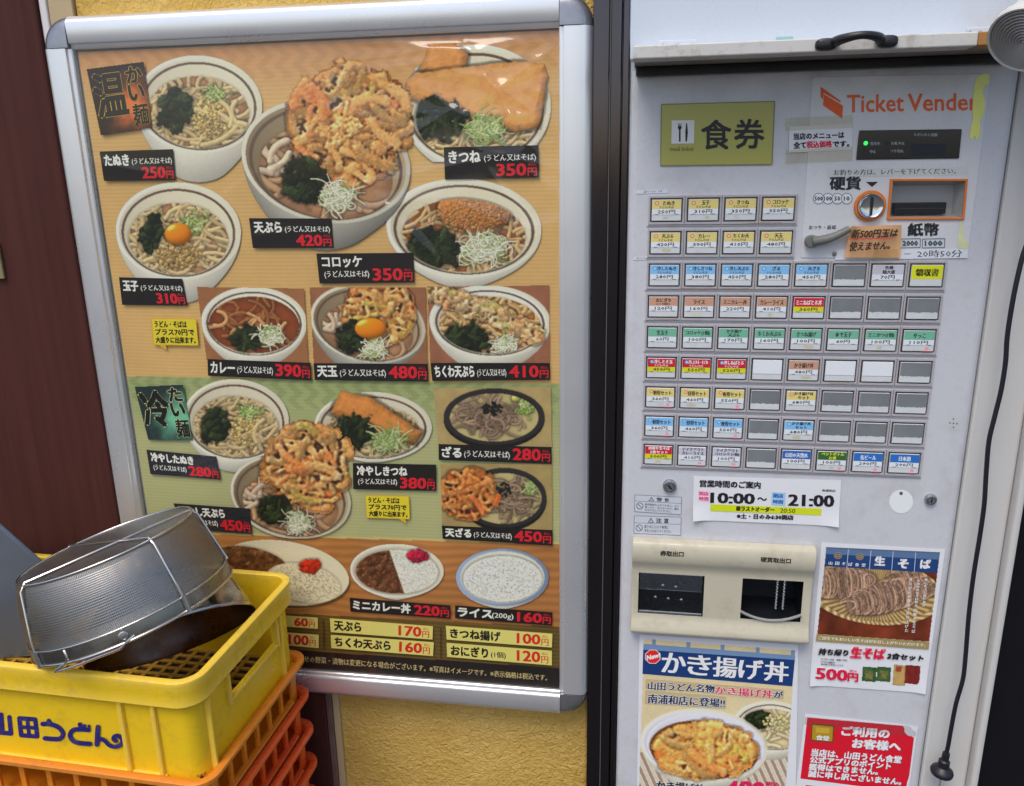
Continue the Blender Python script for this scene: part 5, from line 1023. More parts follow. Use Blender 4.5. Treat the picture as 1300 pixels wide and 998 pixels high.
# fritter rice bowl poster
q = [(811.8, 805.5), (1013.5, 818.5), (1008.5, 1100), (807, 1100)]
t = paper('rice_bowl_poster', 'poster of a fritter rice bowl with a navy title banner below the beige outlets', 'poster', q, -0.0008)
zk = lambda x, y: (795+x/5.04, 800+y/5.04)
inn = [zk(112, 55), zk(1083, 130), zk(990, 1480), zk(68, 1400)]
p = Pic(806, 808, 1012, 1090, 51, (206, 190, 150)); gy = np.clip((p.Y-880)/80, 0, 1)[..., None]; p.col[:] = np.array((204, 188, 146.))*(1-.1*gy)+np.array((214, 206, 190.))*.1*gy
p.col *= (.96+.08*vnoise(p.h, p.w, 22, p.rng)[..., None]); mat_ = p.Y > 955+(p.X-810)*.02
st = np.sin((p.X-.45*(p.Y-955))*.62)[..., None]; p.col[mat_] = np.where(st > .1, np.array((150, 128, 104.)), np.where(st < -.5, np.array((196, 182, 164.)), np.array((222, 214, 204.))))[mat_]
a_ = 909+(p.X-812)*.066; 
# small noodle bowl behind
p.bowl(981, 922, 51, 32, 965, (206, 186, 138), .08, wall=(226, 218, 196), sscale=.84, sdrop=.1); p.noodles(24, 2.2, (226, 206, 160), (24, 50)); p.wakame(962, 913, 15, 12, 2); p.crumbs(985, 918, 16, 12, 90, (220, 206, 140), 6, (.8, 1.8), .15, 5); p.clip = None
p.bowl(894, 946, 81, 46, 1005, (150, 90, 40), .10, wall=(214, 212, 222), line=(214, 212, 222), sscale=.86, sdrop=.13, base=.5)
p.kakiage(p.soup[0], p.soup[1], p.soup[2]*.92, p.soup[3]*.90, 190, 8, 1.0, ((150, 80, 34), (204, 124, 56), (224, 162, 80), (238, 202, 128), (248, 236, 202)), 1.0, .85); p.clip = None
pics(p, 'food_picture', t, -0.0015, inn)
s = Sheet(-0.0018)
T = lambda u0, v0, u1, v1: [(inn[0][0]*(1-u)+inn[1][0]*u+(v/1.0)*(-7/5.04)*0, 0) for u in (u0, u1) for v in (v0,)]
def nor(x, top, bot): return [zk(x[0], top[0]), zk(x[1], top[1]), zk(x[1]-6, bot[1]), zk(x[0]-3, bot[0])]
s.poly([zk(111, 88), zk(1081, 163), zk(1079, 192), zk(109, 126)], (112, 140, 176))
for x in (177, 397, 616, 841, 1066): d = (x-112)*.0772; s.poly([zk(x-11, 54+d), zk(x+13, 56+d), zk(x+12, 96+d), zk(x-12, 94+d)], (120, 142, 170))
s.poly([zk(109, 125), zk(1079, 191), zk(1062, 360), zk(104, 280)], (24, 56, 110))
for i, ch in enumerate('かき揚げ丼'):
    x = 235+164*i; d = (x-235)*.083; w_ = 148; qq = [zk(x, 142+d), zk(x+w_, 142+d+w_*.083), zk(x+w_-8, 268+d+w_*.083), zk(x-8, 268+d)]; s.text(ch, qq, (236, 236, 240), 2.0, .5, outline=(14, 30, 66), ow=.9)
s.poly([zk(126, 312), zk(1010, 382), zk(1005, 440), zk(122, 372)], (186, 168, 128)); s.poly([zk(122, 385), zk(640, 425), zk(636, 500), zk(118, 468)], (186, 168, 128))
s.text('山田うどん名物', [zk(140, 328), zk(566, 352), zk(562, 402), zk(138, 380)], (30, 40, 86), .9, .3, outline=(226, 220, 206), ow=.9); s.text('かき揚げ丼', [zk(572, 358), zk(938, 384), zk(934, 438), zk(569, 408)], (206, 44, 84), .9, .3, outline=(232, 222, 206), ow=.9); s.text('が', [zk(948, 388), zk(1004, 392), zk(1000, 436), zk(945, 432)], (30, 40, 86), .9, .3, outline=(226, 220, 206), ow=.9)
s.text('南浦和店に登場!!', [zk(142, 408), zk(632, 440), zk(628, 496), zk(138, 468)], (30, 40, 86), .9, .3, outline=(226, 220, 206), ow=.9)
s.poly([(zk(170, 170)[0]+10.6*math.cos(a+.4), zk(170, 170)[1]+9.6*math.sin(a+.4)) for a in np.linspace(0, 2*math.pi, 8, endpoint=False)], (228, 214, 214)); s.poly([(zk(170, 170)[0]+9.7*math.cos(a+.4), zk(170, 170)[1]+8.8*math.sin(a+.4)) for a in np.linspace(0, 2*math.pi, 8, endpoint=False)], (214, 36, 44))
s.text('New!', [zk(132, 164), zk(214, 146), zk(216, 172), zk(134, 192)], (244, 236, 236), .8)
s.text('かき揚げ丼', [zk(196, 962), zk(498, 986), zk(494, 1046), zk(192, 1022)], (34, 30, 40), 1.2, .6, outline=(232, 228, 222), ow=1.1)
s.text('480', [zk(640, 962), zk(885, 972), zk(880, 1090), zk(634, 1080)], (206, 30, 84), 2.6, 1.0, outline=(238, 226, 226), ow=1.0); s.text('税込', [zk(896, 970), zk(980, 974), zk(979, 1000), zk(895, 996)], (206, 30, 84), .5, res=1); s.text('円', [zk(896, 1010), zk(975, 1014), zk(972, 1090), zk(893, 1086)], (206, 30, 84), 1)
s.build('poster_text', t)
# buckwheat noodle poster
q = [(1042.8, 688.8), (1200, 697.5), (1174.3, 880), (1027.6, 869.6)]; t = paper('noodle_poster', 'poster of raw buckwheat noodles in a bamboo basket beside the change tray', 'poster', q, -0.0008, curl={2: .0025, 3: .003})
zs_ = lambda x, y: (1010+x/4.535, 680+y/4.535); inn = [zs_(176, 68), zs_(832, 98), zs_(766, 655), zs_(118, 608)]
p = Pic(1034, 692, 1196, 826, 52, (96, 42, 28)); p.col[:] = np.array((120, 52, 30.))*(.5+.7*vnoise(p.h, p.w, 30, p.rng)[..., None])
cx, cy = 1112, 752; r = p.er(cx, cy, 86, 41, .10); M = r <= 1; ang = np.arctan2(p.Y-cy, p.X-cx); p.put(M, np.array((196, 160, 104.))*(.8+.25*np.sin(ang*60)+.2*(vnoise(p.h, p.w, 5, p.rng)-.5))[..., None], -20); p.put((r <= 1) & (r > .91), np.array((214, 182, 124.))*(.82+.25*np.sin(ang*44+r*30))[..., None], -10); p.clip = r <= .95
R_ = p.rng
for cx_, cy_, rx, ry, an, n in ((1064, 740, 38, 19, -.1, 110), (1128, 757, 56, 19, -.24, 190), (1160, 733, 40, 16, -.3, 100)):
    for i in range(n):
        u_ = R_.uniform(-1.0, 1.0); c, d = math.cos(an), math.sin(an); k = math.sqrt(1-u_*u_); P_ = []
        sk = R_.uniform(-.2, .9); o_ = R_.uniform(-.25, .25); top_ = R_.uniform(1.0, 2.4)
        for th in np.linspace(-top_, 1.5, 10): a = (u_+sk*math.cos(th+o_)*.45)*rx; b = (k*.9+.15)*ry*math.sin(th+o_); P_.append((cx_+a*c-b*d, cy_+a*d+b*c))
        p.strand(P_, R_.uniform(.6, 1.0), np.array((192, 152, 124))*R_.uniform(.55, 1.18), 4+R_.random()*12, .5)
pics(p, 'food_picture', t, -0.0015, [inn[0], inn[1], zs_(771, 612), zs_(123, 568)])
s = Sheet(-0.0018); s.poly([zs_(176, 66), zs_(832, 96), zs_(831, 104), zs_(175, 74)], (86, 96, 116)); s.poly([zs_(176, 74), zs_(830, 104), zs_(815, 216), zs_(170, 176)], (32, 62, 112)); s.poly([zs_(176, 74), zs_(830, 104), zs_(826, 138), zs_(174, 106)], (84, 110, 146))
for x in (304, 434, 562, 692): d = (x-176)*.047; s.stroke([zs_(x, 74+d), zs_(x-9, 182+d*1.2)], .7, (188, 196, 210), False)
for x in (244, 370): d = (x-176)*.047; s.ell(*zs_(x, 112+d), 5.2, 4.4, (146, 128, 98)); s.ring(*zs_(x, 112+d), 4.2, 3.4, .7, (46, 62, 96)); s.stroke([zs_(x-8, 112+d), zs_(x+8, 113+d)], .6, (46, 62, 96), False); s.stroke([zs_(x, 102+d), zs_(x, 122+d)], .6, (46, 62, 96), False)
for ch, x, y, w_ in (('山', 192, 148, 20), ('田', 230, 150, 22), ('そ', 268, 153, 20), ('ば', 306, 155, 22), ('食', 344, 158, 22), ('堂', 382, 160, 22)): s.text(ch, [zs_(x, y), zs_(x+w_, y+1), zs_(x+w_-2, y+20), zs_(x-2, y+19)], (222, 226, 232), .4, res=1)
for ch, x, y in (('生', 460, 120), ('そ', 594, 136), ('ば', 722, 138)): s.text(ch, [zs_(x, y), zs_(x+56, y+3), zs_(x+52, y+52), zs_(x-4, y+49)], (238, 240, 244), 1.3)
for i, (x, y0_, y1_, tx) in enumerate(((752, 246, 412, '歯ごたえと香り豊か'), (708, 252, 412, '北海道産のそば粉を'), (664, 244, 560, '昔ながらの製法で打ち上げた'), (690, 420, 565, '自慢の生そば'))):
    n_ = len(tx); h_ = (y1_-y0_)/n_
    for j, ch in enumerate(tx): yy = y0_+h_*j; xx_ = x-(yy-y0_)*.085; s.text(ch, [zs_(xx_-9, yy), zs_(xx_+9, yy+1), zs_(xx_+8, yy+h_*.82), zs_(xx_-10, yy+h_*.8)], (236, 228, 214), .3, res=1)
s.poly([zs_(122, 566), zs_(771, 612), zs_(766, 656), zs_(117, 607)], (150, 132, 84)); s.text('ご自宅でもおいしい生そばがお召し上がりいただけます。', [zs_(132, 578), zs_(748, 622), zs_(746, 640), zs_(130, 598)], (228, 222, 204), .35, res=1)
BK = (34, 30, 34); s.text('持ち帰り', [zs_(136, 650), zs_(304, 660), zs_(300, 694), zs_(133, 686)], BK, 1.0, skew=1.5); s.text('生そば', [zs_(324, 642), zs_(516, 654), zs_(511, 712), zs_(319, 702)], (206, 28, 62), 1.6, skew=1.5); s.text('2食セット', [zs_(532, 676), zs_(738, 692), zs_(735, 722), zs_(529, 710)], BK, 1.0, skew=1.5)
for i, (tx, w_) in enumerate((('生そば二人前、濃縮つゆ付', 150), ('ゆで方の説明付き', 80), ('要冷蔵 お早めにどうぞ', 128))): s.text(tx, [zs_(148, 706+15*i), zs_(148+w_, 713+15*i), zs_(147+w_, 724+15*i), zs_(146, 716+15*i)], (80, 78, 84), .2, res=1)
s.text('500', [zs_(122, 762), zs_(298, 776), zs_(294, 838), zs_(118, 824)], (206, 26, 62), 2.0, .8, outline=(236, 210, 214), ow=.8); s.text('円', [zs_(304, 792), zs_(360, 797), zs_(357, 842), zs_(301, 837)], (206, 26, 62), 1.2); s.text('税込', [zs_(310, 772), zs_(356, 776), zs_(355, 788), zs_(309, 785)], (206, 26, 62), .2, res=1)
s.build('poster_text', t)
p = Pic(1092, 840, 1172, 874, 53); 
def pack(q, c0, c1, nz=6): M = p.quad(q, None); n = vnoise(p.h, p.w, nz, p.rng, 3)[..., None]; p.put(M, np.array(c0, float)*(1-n)+np.array(c1, float)*n, 0)
for x in (386, 470): pack([zs_(x, 752), zs_(x+82, 758), zs_(x+76, 845), zs_(x-6, 838)], (34, 66, 34), (70, 104, 54)); pack([zs_(x+16, 775), zs_(x+62, 780), zs_(x+58, 828), zs_(x+12, 822)], (150, 140, 74), (60, 70, 40), 3)
pack([zs_(566, 740), zs_(640, 748), zs_(632, 866), zs_(556, 862)], (150, 120, 60), (190, 160, 100)); pack([zs_(580, 752), zs_(612, 756), zs_(608, 786), zs_(576, 782)], (120, 40, 30), (160, 70, 50)); pack([zs_(634, 742), zs_(722, 750), zs_(712, 862), zs_(626, 850)], (96, 26, 24), (130, 44, 38))
pics(p, 'product_picture', t, -0.0016)
# red notice
zr = lambda x, y: (1000+x/4.333, 880+y/4.333); q = [zr(95, 114), zr(717, 180), zr(640, 700), zr(30, 640)]
t = paper('red_notice', 'red notice with white lettering at the bottom of the machine', 'notice', q, -0.0008, curl={1: .0022})
s = Sheet(-0.0014); WH = (240, 232, 238); SH = (96, 30, 70)
s.poly([zr(108, 134), zr(703, 186), zr(657, 545), zr(70, 470)], (202, 22, 44)); s.poly([zr(100, 506), zr(648, 566), zr(630, 680), zr(82, 620)], (202, 22, 44))
def wt(tx, x0, y0, x1, y1, hh, b=.8):
    qq = [zr(x0, y0), zr(x1, y1), zr(x1-6, y1+hh), zr(x0-6, y0+hh)]; s.text(tx, [(a+.55, b_+.55) for a, b_ in qq], SH, b, res=1); s.text(tx, qq, WH, b)
wt('ご利用の', 302, 182, 562, 200, 50, 1.3); wt('お客様へ', 360, 250, 624, 270, 50, 1.3)
wt('当店は、山田うどん食堂', 135, 306, 628, 348, 38); wt('公式アプリのポイント', 128, 346, 570, 384, 36); wt('獲得はできません。', 122, 388, 500, 416, 34); wt('誠に申し訳ございません。', 118, 424, 628, 470, 36)
ic = [zr(131, 166), zr(256, 178), zr(251, 272), zr(127, 262)]; s.poly(ic, (92, 70, 18)); s.poly(sub(ic, .05, .06, .95, .94), (168, 134, 36)); s.poly(sub(ic, .2, .2, .8, .5), (190, 156, 52)); s.text('食堂', sub(ic, .24, .66, .8, .92), (238, 230, 214), .8, outline=(70, 50, 14), ow=.6)
s.build('notice_text', t)
m = MB(); m.poly([on_y(*a_, -0.0019) for a_ in (zr(96, 128), zr(716, 184), zr(703, 240), zr(90, 172))]); m.build('tape', mat_simple('matt_tape', (0.72, 0.36, 0.42), 0.5) if False else mat_glass('matt_tape', (0.97, 0.95, 0.95), 4.0, 0.35), t)
# yellow-green reflection at the coin plate's right edge, put in as coloured strips
GLARE = mat_simple('glare_yellow', (0.93, 0.96, 0.22), 0.25, 0, 0.12, 40)
t = thing('painted_glare', 'ragged strip of fluorescent yellow tape beside the orange lettering', 'tape', tuple(float(a_) for a_ in on_y(1240, 150, -0.0015)))  # no tape here: the coloured strips stand for a yellow-green reflection
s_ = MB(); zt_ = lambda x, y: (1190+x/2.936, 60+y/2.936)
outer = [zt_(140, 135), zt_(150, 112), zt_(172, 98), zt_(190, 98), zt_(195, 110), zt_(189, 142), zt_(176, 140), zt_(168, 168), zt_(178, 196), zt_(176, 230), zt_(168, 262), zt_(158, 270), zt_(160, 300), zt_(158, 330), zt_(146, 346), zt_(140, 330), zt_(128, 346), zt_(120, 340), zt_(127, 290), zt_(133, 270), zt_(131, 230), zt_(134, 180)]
s_.prism([on_y(a_, b_, -0.0016) for a_, b_ in outer], (0, 0.0003, 0)); s_.build('glare_strip', GLARE, t)
s_ = MB(); s_.prism([on_y(a_, b_, -0.0016) for a_, b_ in (zt_(88, 640), zt_(98, 668), zt_(96, 700), zt_(116, 735), zt_(114, 752), zt_(76, 748), zt_(80, 690))], (0, 0.0003, 0)); s_.build('glare_strip', mat_simple('glare_pale', (0.70, 0.72, 0.42), 0.4, 0, 0.1, 60), t)

# ================================================================== FLAP OVER THE MACHINE
yb0, yb1 = -0.092, -0.060
t = thing('cover_flap', 'white lift up flap above the ticket machine with a black handle on its lower bar', 'flap', (float(on_y(1040, 60, yb0)[0]), yb0, float(on_y(1040, 70, yb0)[2])))
A = on_y(804, 76.5, yb0); B = on_y(1241, 56.8, yb0); At = on_y(804, 59.3, yb0); Bt = on_y(1241, 38.5, yb0); E_ = on_y(1300, 54.5, yb0); Et = on_y(1300, 36, yb0)
zb_, zt_b = (A[2]+B[2])/2, (At[2]+Bt[2])/2
xr2 = X_(1330, 50, yb0)
m = MB(); m.box(A[0], B[0], yb0, yb1, zb_, zt_b, 0); m.build('lower_bar', BARM, t, bevel=0.0015)
m = MB(); m.box(B[0]+.0004, xr2, yb0, yb1, zb_+.0004, zt_b-.0004); m.build('bar_end', TORN, t, bevel=0.001)
xpl = X_(800.8, 30, -0.058)
m = MB(); m.box(xpl, xr2+0.1, -0.058, -0.030, zb_+.004, zt_b+0.6); m.build('flap_panel', FLAPM, t, bevel=0.001)
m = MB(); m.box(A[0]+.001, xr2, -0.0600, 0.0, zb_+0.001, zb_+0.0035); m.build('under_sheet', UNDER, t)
m = MB(); m.box(A[0]+.003, xr2, -0.014, -0.0005, zb_-0.010, zb_+0.0008); m.build('rubber_seal', BLACK, t, bevel=.001)
m = MB(); m.poly([on_y(803, 76, -.03), on_y(806.5, 76, -.03), on_y(807, 90, -.03), on_y(802, 90, -.03)]); m.build('plastic_tag', mat_glass('clear_tag', (.7, .78, .85), 3.0, .2), t)
for x0, x1, yy in ((835.5, 885, 51.5), (1227.5, 1262, 35.5)):
    P = [on_y(a_, b_, -0.0595) for a_, b_ in ((x0, yy), (x1, yy-1.2), (x1, yy+12), (x0, yy+12))]; m = MB(); m.prism(P, (0, 0.0014, 0)); h = m.build('hinge_leaf', FLAPM, t, bevel=.0004)
    for f in (.12, .5, .88):
        c = P[0]*(1-f)+P[1]*f; m = MB(); m.lathe([(0.0022, 0), (0.0019, .0009), (0, .0014)], (c[0], -0.0595, c[2]-.0048), (0, -1, 0), 14); m.build('screw', STEEL, h, smooth=True)
P = [on_y(a_, b_, -0.0585) for a_, b_ in ((985, 47), (1007, 46), (1007, 49.5), (985, 50.5))]; m = MB(); m.prism(P, (0, 0.0005, 0)); m.build('green_sticker', mat_simple('teal_sticker', (0.32, 0.55, 0.55), .5), t)
hb = None; HP = []
for px_, py_ in ((1048, 57), (1126, 53.2)):
    c = on_y(px_, py_, yb0); HP.append(c)
m = MB()
for c, wd in ((HP[0], 13.0), (HP[1], 12.0)):
    hw, hh = wd*pxm*.93, 7.4*pxm*.93; N = 28; ang = np.linspace(0, 2*np.pi, N, endpoint=False); sgn = lambda v: np.sign(v)*np.abs(v)**.7
    rings = [[(c[0]+hw*k*sgn(math.cos(a_)), c[1]-d_, c[2]+hh*k*sgn(math.sin(a_))) for a_ in ang] for k, d_ in ((1, 0.0), (1, .004), (.93, .0065), (.7, .0078), (.0, .008))]; m.loops(rings)
g0_, g1_ = HP[0]+np.array([.009, -.005, .002]), HP[1]+np.array([-.009, -.005, .002])
pts = [g0_*(1-f)+g1_*f+np.array([0, -.020*math.sin(math.pi*f)**.5, .0028*math.sin(math.pi*f)]) for f in np.linspace(0, 1, 22)]; m.tube(pts, [.0058-.0016*math.sin(math.pi*f) for f in np.linspace(0, 1, 22)], 12)
m.build('handle', BLACK, t, smooth=50)
# ---- painted jamb right of the machine and the dark doorway beyond
j0 = xr+0.0008; j1 = X_(1252, 860, -.004); j2 = X_(1265, 860, -.010)
t = thing('door_jamb', 'pale painted jamb running down the right side of the ticket machine', 'jamb', (j0, 0, 0))
m = MB(); m.box(j0, j1-.0006, 0.004, 0.3, 0, 2.9); m.build('jamb_board', JAMB, t, bevel=.004)
m = MB(); m.box(j1, j2, -0.010, 0.28, 0, 2.9); m.build('jamb_edge', JAMB, t, bevel=.004)
m = MB(); m.box(j2+.0006, j2+0.9, 0.02, 0.07, 0, 2.9); o = m.build('dark_door', mat_simple('dark_door_paint', (0.006, 0.006, 0.008), .5, 0, .2, 6, spec=.25), origin=(j2+.4, .04, 0)); tag(o, 'nearly black door panel at the right edge beyond the pale jamb', 'door')
# ---- hanging cable with a grommet plug
cp_ = [(1322, -160), (1324, -40), (1321, 80), (1317, 180), (1312, 250), (1306, 300), (1297, 330), (1287, 375), (1279, 425), (1276.5, 460), (1271, 495), (1263, 528), (1255.5, 560), (1252, 600), (1249.5, 640), (1244, 680), (1236, 730), (1230, 780), (1226, 830), (1222.5, 862), (1214, 892), (1208, 922), (1204, 945), (1201, 958)]
t = thing('hanging_cable', 'black cable hanging down beside the ticket machine with a rubber plug at its end', 'cable', tuple(float(a_) for a_ in on_y(1200, 975, -.022)))
def smooth(P, n=6):
    P = np.asarray(P, float); out = []
    for i in range(len(P)-1):
        p0, p1, p2, p3 = P[max(i-1, 0)], P[i], P[i+1], P[min(i+2, len(P)-1)]
        for f in np.arange(n)/n: out.append(.5*((2*p1)+(-p0+p2)*f+(2*p0-5*p1+4*p2-p3)*f*f+(-p0+3*p1-3*p2+p3)*f**3))
    out.append(P[-1]); return np.array(out)
pts = [on_y(a_, b_, -.022) for a_, b_ in smooth(cp_, 5)]; m = MB(); m.tube(pts, .0030, 12); m.build('cord', RUBBER, t, smooth=True)
d_ = (pts[-1]-pts[-4]); d_ /= np.linalg.norm(d_); m = MB(); m.lathe([(.0001, -.004), (.0048, -.003), (.0052, .0), (.0052, .009), (.0078, .011), (.0080, .021), (.0145, .026), (.0160, .030), (.0150, .034), (.0001, .036)], pts[-1], d_, 28); m.build('rubber_plug', RUBBER, t, smooth=35)
m = MB(); e_ = pts[-1]+d_*.035; m.tube([e_, e_+np.array([0, 0, -.08])], .0008, 8); m.build('pin_wire', STEEL, t, smooth=True)
# ---- lamp at the top right corner
lc = on_y(1303, 49, -0.17); n_c = np.array([-.75, -.90, .30]); n_w = ROT @ (n_c/np.linalg.norm(n_c)); LR = .0335
t = thing('spot_lamp', 'round white spotlight with a ribbed lens in the top right corner', 'lamp', tuple(float(a_) for a_ in lc))
m = MB(); m.lathe([(LR*.97, .0005), (LR, .0035), (LR*1.06, .004), (LR*1.09, .0), (LR*1.08, -.006), (LR*1.0, -.012), (LR*.92, -.022), (LR*.72, -.060), (LR*.55, -.085), (LR*.5, -.12), (LR*.0, -.122)], lc, n_w, 64); m.build('lamp_housing', LAMPW, t, smooth=40)
pr_ = []
for i in range(23): r_ = LR*.97*(1-i/22); pr_ += [(max(r_, 1e-4), .0012+.0045*(i/22)**.7+(.0022 if i % 2 else 0))]
m = MB()
for i in range(22): m.lathe([pr_[i], pr_[i+1]], lc, n_w, 64, mi=i % 2)  # rings alternate in tone: the ribs' light and shade is coloured in
m.build('lamp_lens', [LENS, mat_simple('lens_rib_highlight', (0.40, 0.39, 0.38), .3, 0, .1, 30)], t, smooth='all')
m = MB(); bk = lc-n_w*.118; m.tube([bk, bk+np.array([.02, .03, .05]), bk+np.array([.03, .11, .12])], .008, 12); m.build('lamp_arm', LAMPW, t, smooth=True)

# ================================================================== CRATES
KC = 0.293/0.36
CR_ANG = -0.033
cr_c = np.array([-0.634*KC, -D_CAM+(0.214+D_CAM)*KC, 1.5-(1.5-0.764)*KC])    # rim corner: right, rear, top
CW_, CD_, CH_ = 0.62, 0.293, 0.202*KC
def rrect(x0, x1, y0, y1, r, z, n=6):
    out = []
    for cx_, cy_, a0 in ((x1-r, y1-r, 0), (x0+r, y1-r, 90), (x0+r, y0+r, 180), (x1-r, y0+r, 270)):
        for k in range(n+1): a_ = rad(a0+90*k/n); out.append((cx_+r*math.cos(a_), cy_+r*math.sin(a_), z))
    return out
def place(root, dx=0, dy=0, z=0):
    root.rotation_euler = (0, 0, CR_ANG); root.location = (cr_c[0]+dx, cr_c[1]+dy, z); root['_o'] = (0, 0, 0)
# local crate frame: origin at the right rear corner of the rim, on the base; x to the left is negative, y to the viewer is negative
zbase = cr_c[2]-CH_
Y_ = thing('yellow_crate', 'yellow plastic crate with blue lettering on top of the orange trays', 'crate'); place(Y_, z=zbase)
I_ = .012
def shell(W, D, H, I, R, rimh, t_, lip, mat, parent, floor=True, top_flat=.010):
    m = MB(); rr = lambda e, z, r=R: rrect(-W+e, -e, -D+e, -e, max(r-e, .003), z)
    L = [rr(I+.004, .0), rr(I-.004, .0005), rr(I-.005, .010), rr(I, .0125), rr(I, H-rimh-.003), rr(.0045, H-rimh), rr(.0012, H-rimh+.004), rr(.0035, H-rimh*.5), rr(.0, H-.006), rr(.0008, H-.0015), rr(.003, H), rr(top_flat, H), rr(top_flat+.0022, H-.002), rr(I+t_-.001, H-rimh-.004), rr(I+t_, .012)]
    m.loops(L, closed=True); n = len(L[0]); m.add(L[0], [tuple(range(n-1, -1, -1))])
    if floor: m.add(L[-1], [tuple(range(n))])
    return m
m = shell(CW_, CD_, CH_, I_, .034, .040, .004, .01, YEL, Y_)
body = m.build('crate_body', YEL, Y_, smooth=40)
# handle opening in the short side, lattice openings hinted by the floor grid below
def cutl(o, boxes):
    mm = MB()
    for b in boxes: mm.box(*b)
    c_ = mm.build('cutter', PAPER); c_.parent = o.parent; md = o.modifiers.new('cut', 'BOOLEAN'); md.operation = 'DIFFERENCE'; md.object = c_; md.solver = 'EXACT'; bpy.context.view_layer.update()
    me = bpy.data.meshes.new_from_object(o.evaluated_get(bpy.context.evaluated_depsgraph_get())); o.modifiers.clear(); o.data = me; bpy.data.objects.remove(c_)
    me.set_sharp_from_angle(angle=rad(40))
cutl(body, [(-I_-.03, .01, -CD_*.69, -CD_*.235, CH_-.082, CH_-.0455)])
m = MB()
for y_ in (-CD_*.69-.006, -CD_*.235+.0005): m.box(-I_-.006, -I_+.0065, y_, y_+.0055, CH_-.092, CH_-.043)
m.box(-I_-.006, -I_+.0055, -CD_*.69-.0005, -CD_*.235+.0005, CH_-.0885, CH_-.0835)
m.box(-I_-.006, -I_+.0075, -CD_+.034, -CD_+.039, .012, CH_-.042); m.box(-I_-.006, -I_+.0075, -.058, -.053, .012, CH_-.042)
for x_ in (-.115, -.068): m.box(x_-.0035, x_+.0035, -CD_+I_-.0055, -CD_+I_+.006, .012, CH_-.0415)
m.box(-CW_+.05, -.062, -CD_+I_-.0045, -CD_+I_+.005, .0115, .0185); 
m.build('rib', YEL, Y_, bevel=.0022)
m = MB(); nx, ny = 26, 16; fx = np.linspace(-CW_+I_+.006, -I_-.006, nx); fy = np.linspace(-CD_+I_+.006, -I_-.006, ny)
for x_ in fx: m.box(x_-.0032, x_+.0032, fy[0], fy[-1], .016, .0195)
for y_ in fy: m.box(fx[0], fx[-1], y_-.0032, y_+.0032, .0162, .0192)
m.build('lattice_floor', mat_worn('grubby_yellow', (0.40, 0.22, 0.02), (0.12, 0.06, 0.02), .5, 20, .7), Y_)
m = MB(); m.box(-CW_+I_+.005, -I_-.005, -CD_+I_+.005, -I_-.005, .0122, .0150); m.build('floor_gap_shade', mat_simple('floor_shadow_gap', (0.05, 0.025, 0.01), .7), Y_)
# blue lettering on the front, brushed in round strokes
cosr, sinr = math.cos(CR_ANG), math.sin(CR_ANG); RZ = np.array([[cosr, -sinr, 0], [sinr, cosr, 0], [0, 0, 1]]); o_w = np.array([cr_c[0], cr_c[1], zbase])
p_f = o_w+RZ @ np.array([0, -CD_+I_-.0004, 0]); n_f = RZ @ np.array([0, -1, 0])
def fmap(px, lift): P_ = on_plane(px[:, 0], px[:, 1], p_f+n_f*lift, n_f); return (P_-o_w) @ RZ
s = Sheet(0); s.map = fmap; zl = lambda L: [(a_/5.605, 820+b_/5.605) for a_, b_ in L]; BL = (0, 0, 0)
W1 = 33/5.605
def strokes(L, w_=W1, sm=True): P_ = zl(L); s.stroke(smooth(P_, 4) if sm and len(P_) > 2 else P_, w_, BL)
strokes([(-62, 470), (-50, 612), (78, 624), (66, 508)], W1, False); strokes([(8, 490), (16, 606)], W1, False)
strokes([(136, 515), (250, 524), (264, 645), (150, 636), (136, 515)], W1*.95, False); strokes([(193, 520), (207, 640)], W1*.8, False); strokes([(146, 577), (256, 584)], W1*.8, False)
strokes([(302, 556), (360, 558), (415, 580), (448, 622), (430, 658), (390, 664), (318, 658)]); strokes([(346, 534), (350, 552)])
strokes([(628, 598), (568, 594), (520, 600), (497, 632), (512, 668), (552, 690), (640, 698)]); strokes([(568, 560), (584, 590)]); strokes([(602, 566), (604, 570)], W1*.6, False); strokes([(632, 570), (634, 574)], W1*.6, False)
strokes([(696, 578), (692, 640), (688, 702)], W1*1.05); strokes([(692, 672), (722, 664), (746, 676), (778, 708), (822, 718), (858, 704), (870, 672), (850, 644), (820, 642), (806, 662), (822, 678)], W1*.92)
s.mb.colored = False; s.mb.build('lettering', BLUEINK, Y_)

# orange trays underneath, nested one in the other
TH = 0.0655; TW, TD = CW_+.012, CD_+.012
def make_tray(name, label_, mat, z, dx=0, dy=0):
    T_ = thing(name, label_, 'tray', group='orange trays stacked under the yellow crate'); place(T_, .006+dx, .006+dy, z); H = TH+.012
    m = MB(); I = .017; R = .03; rr = lambda e, z_: rrect(-TW+e, -e, -TD+e, -e, max(R-e, .004), z_)
    L = [rr(I+.003, 0), rr(I, .001), rr(I-.001, H-.017), rr(.004, H-.009), rr(0, H-.006), rr(0, H-.001), rr(.0015, H), rr(.010, H), rr(.0125, H-.002), rr(I+.0035, H-.018), rr(I+.004, .006)]
    m.loops(L); n = len(L[0]); m.add(L[0], [tuple(range(n-1, -1, -1))]); m.add(L[-1], [tuple(range(n))])
    b = m.build('tray_body', mat, T_, smooth=40); bx = []
    y0 = -TD+.045
    while y0 < -.06: bx.append((-I-.02, .005, y0, y0+.030, .016, H-.021)); y0 += .0375
    x0 = -TW+.05
    while x0 < -.08: bx.append((x0, x0+.034, -TD-.005, -TD+I+.02, .016, H-.021)); x0 += .042
    cutl(b, bx); m = MB()
    for k in range(1, len(bx)): pass
    y0 = -TD+.045-.0075+.0015
    m.box(-I-.004, -I+.0055, -TD+.04, -.045, .0105, .0150); m.build('tray_rib', mat, T_, bevel=.0015)
    return T_
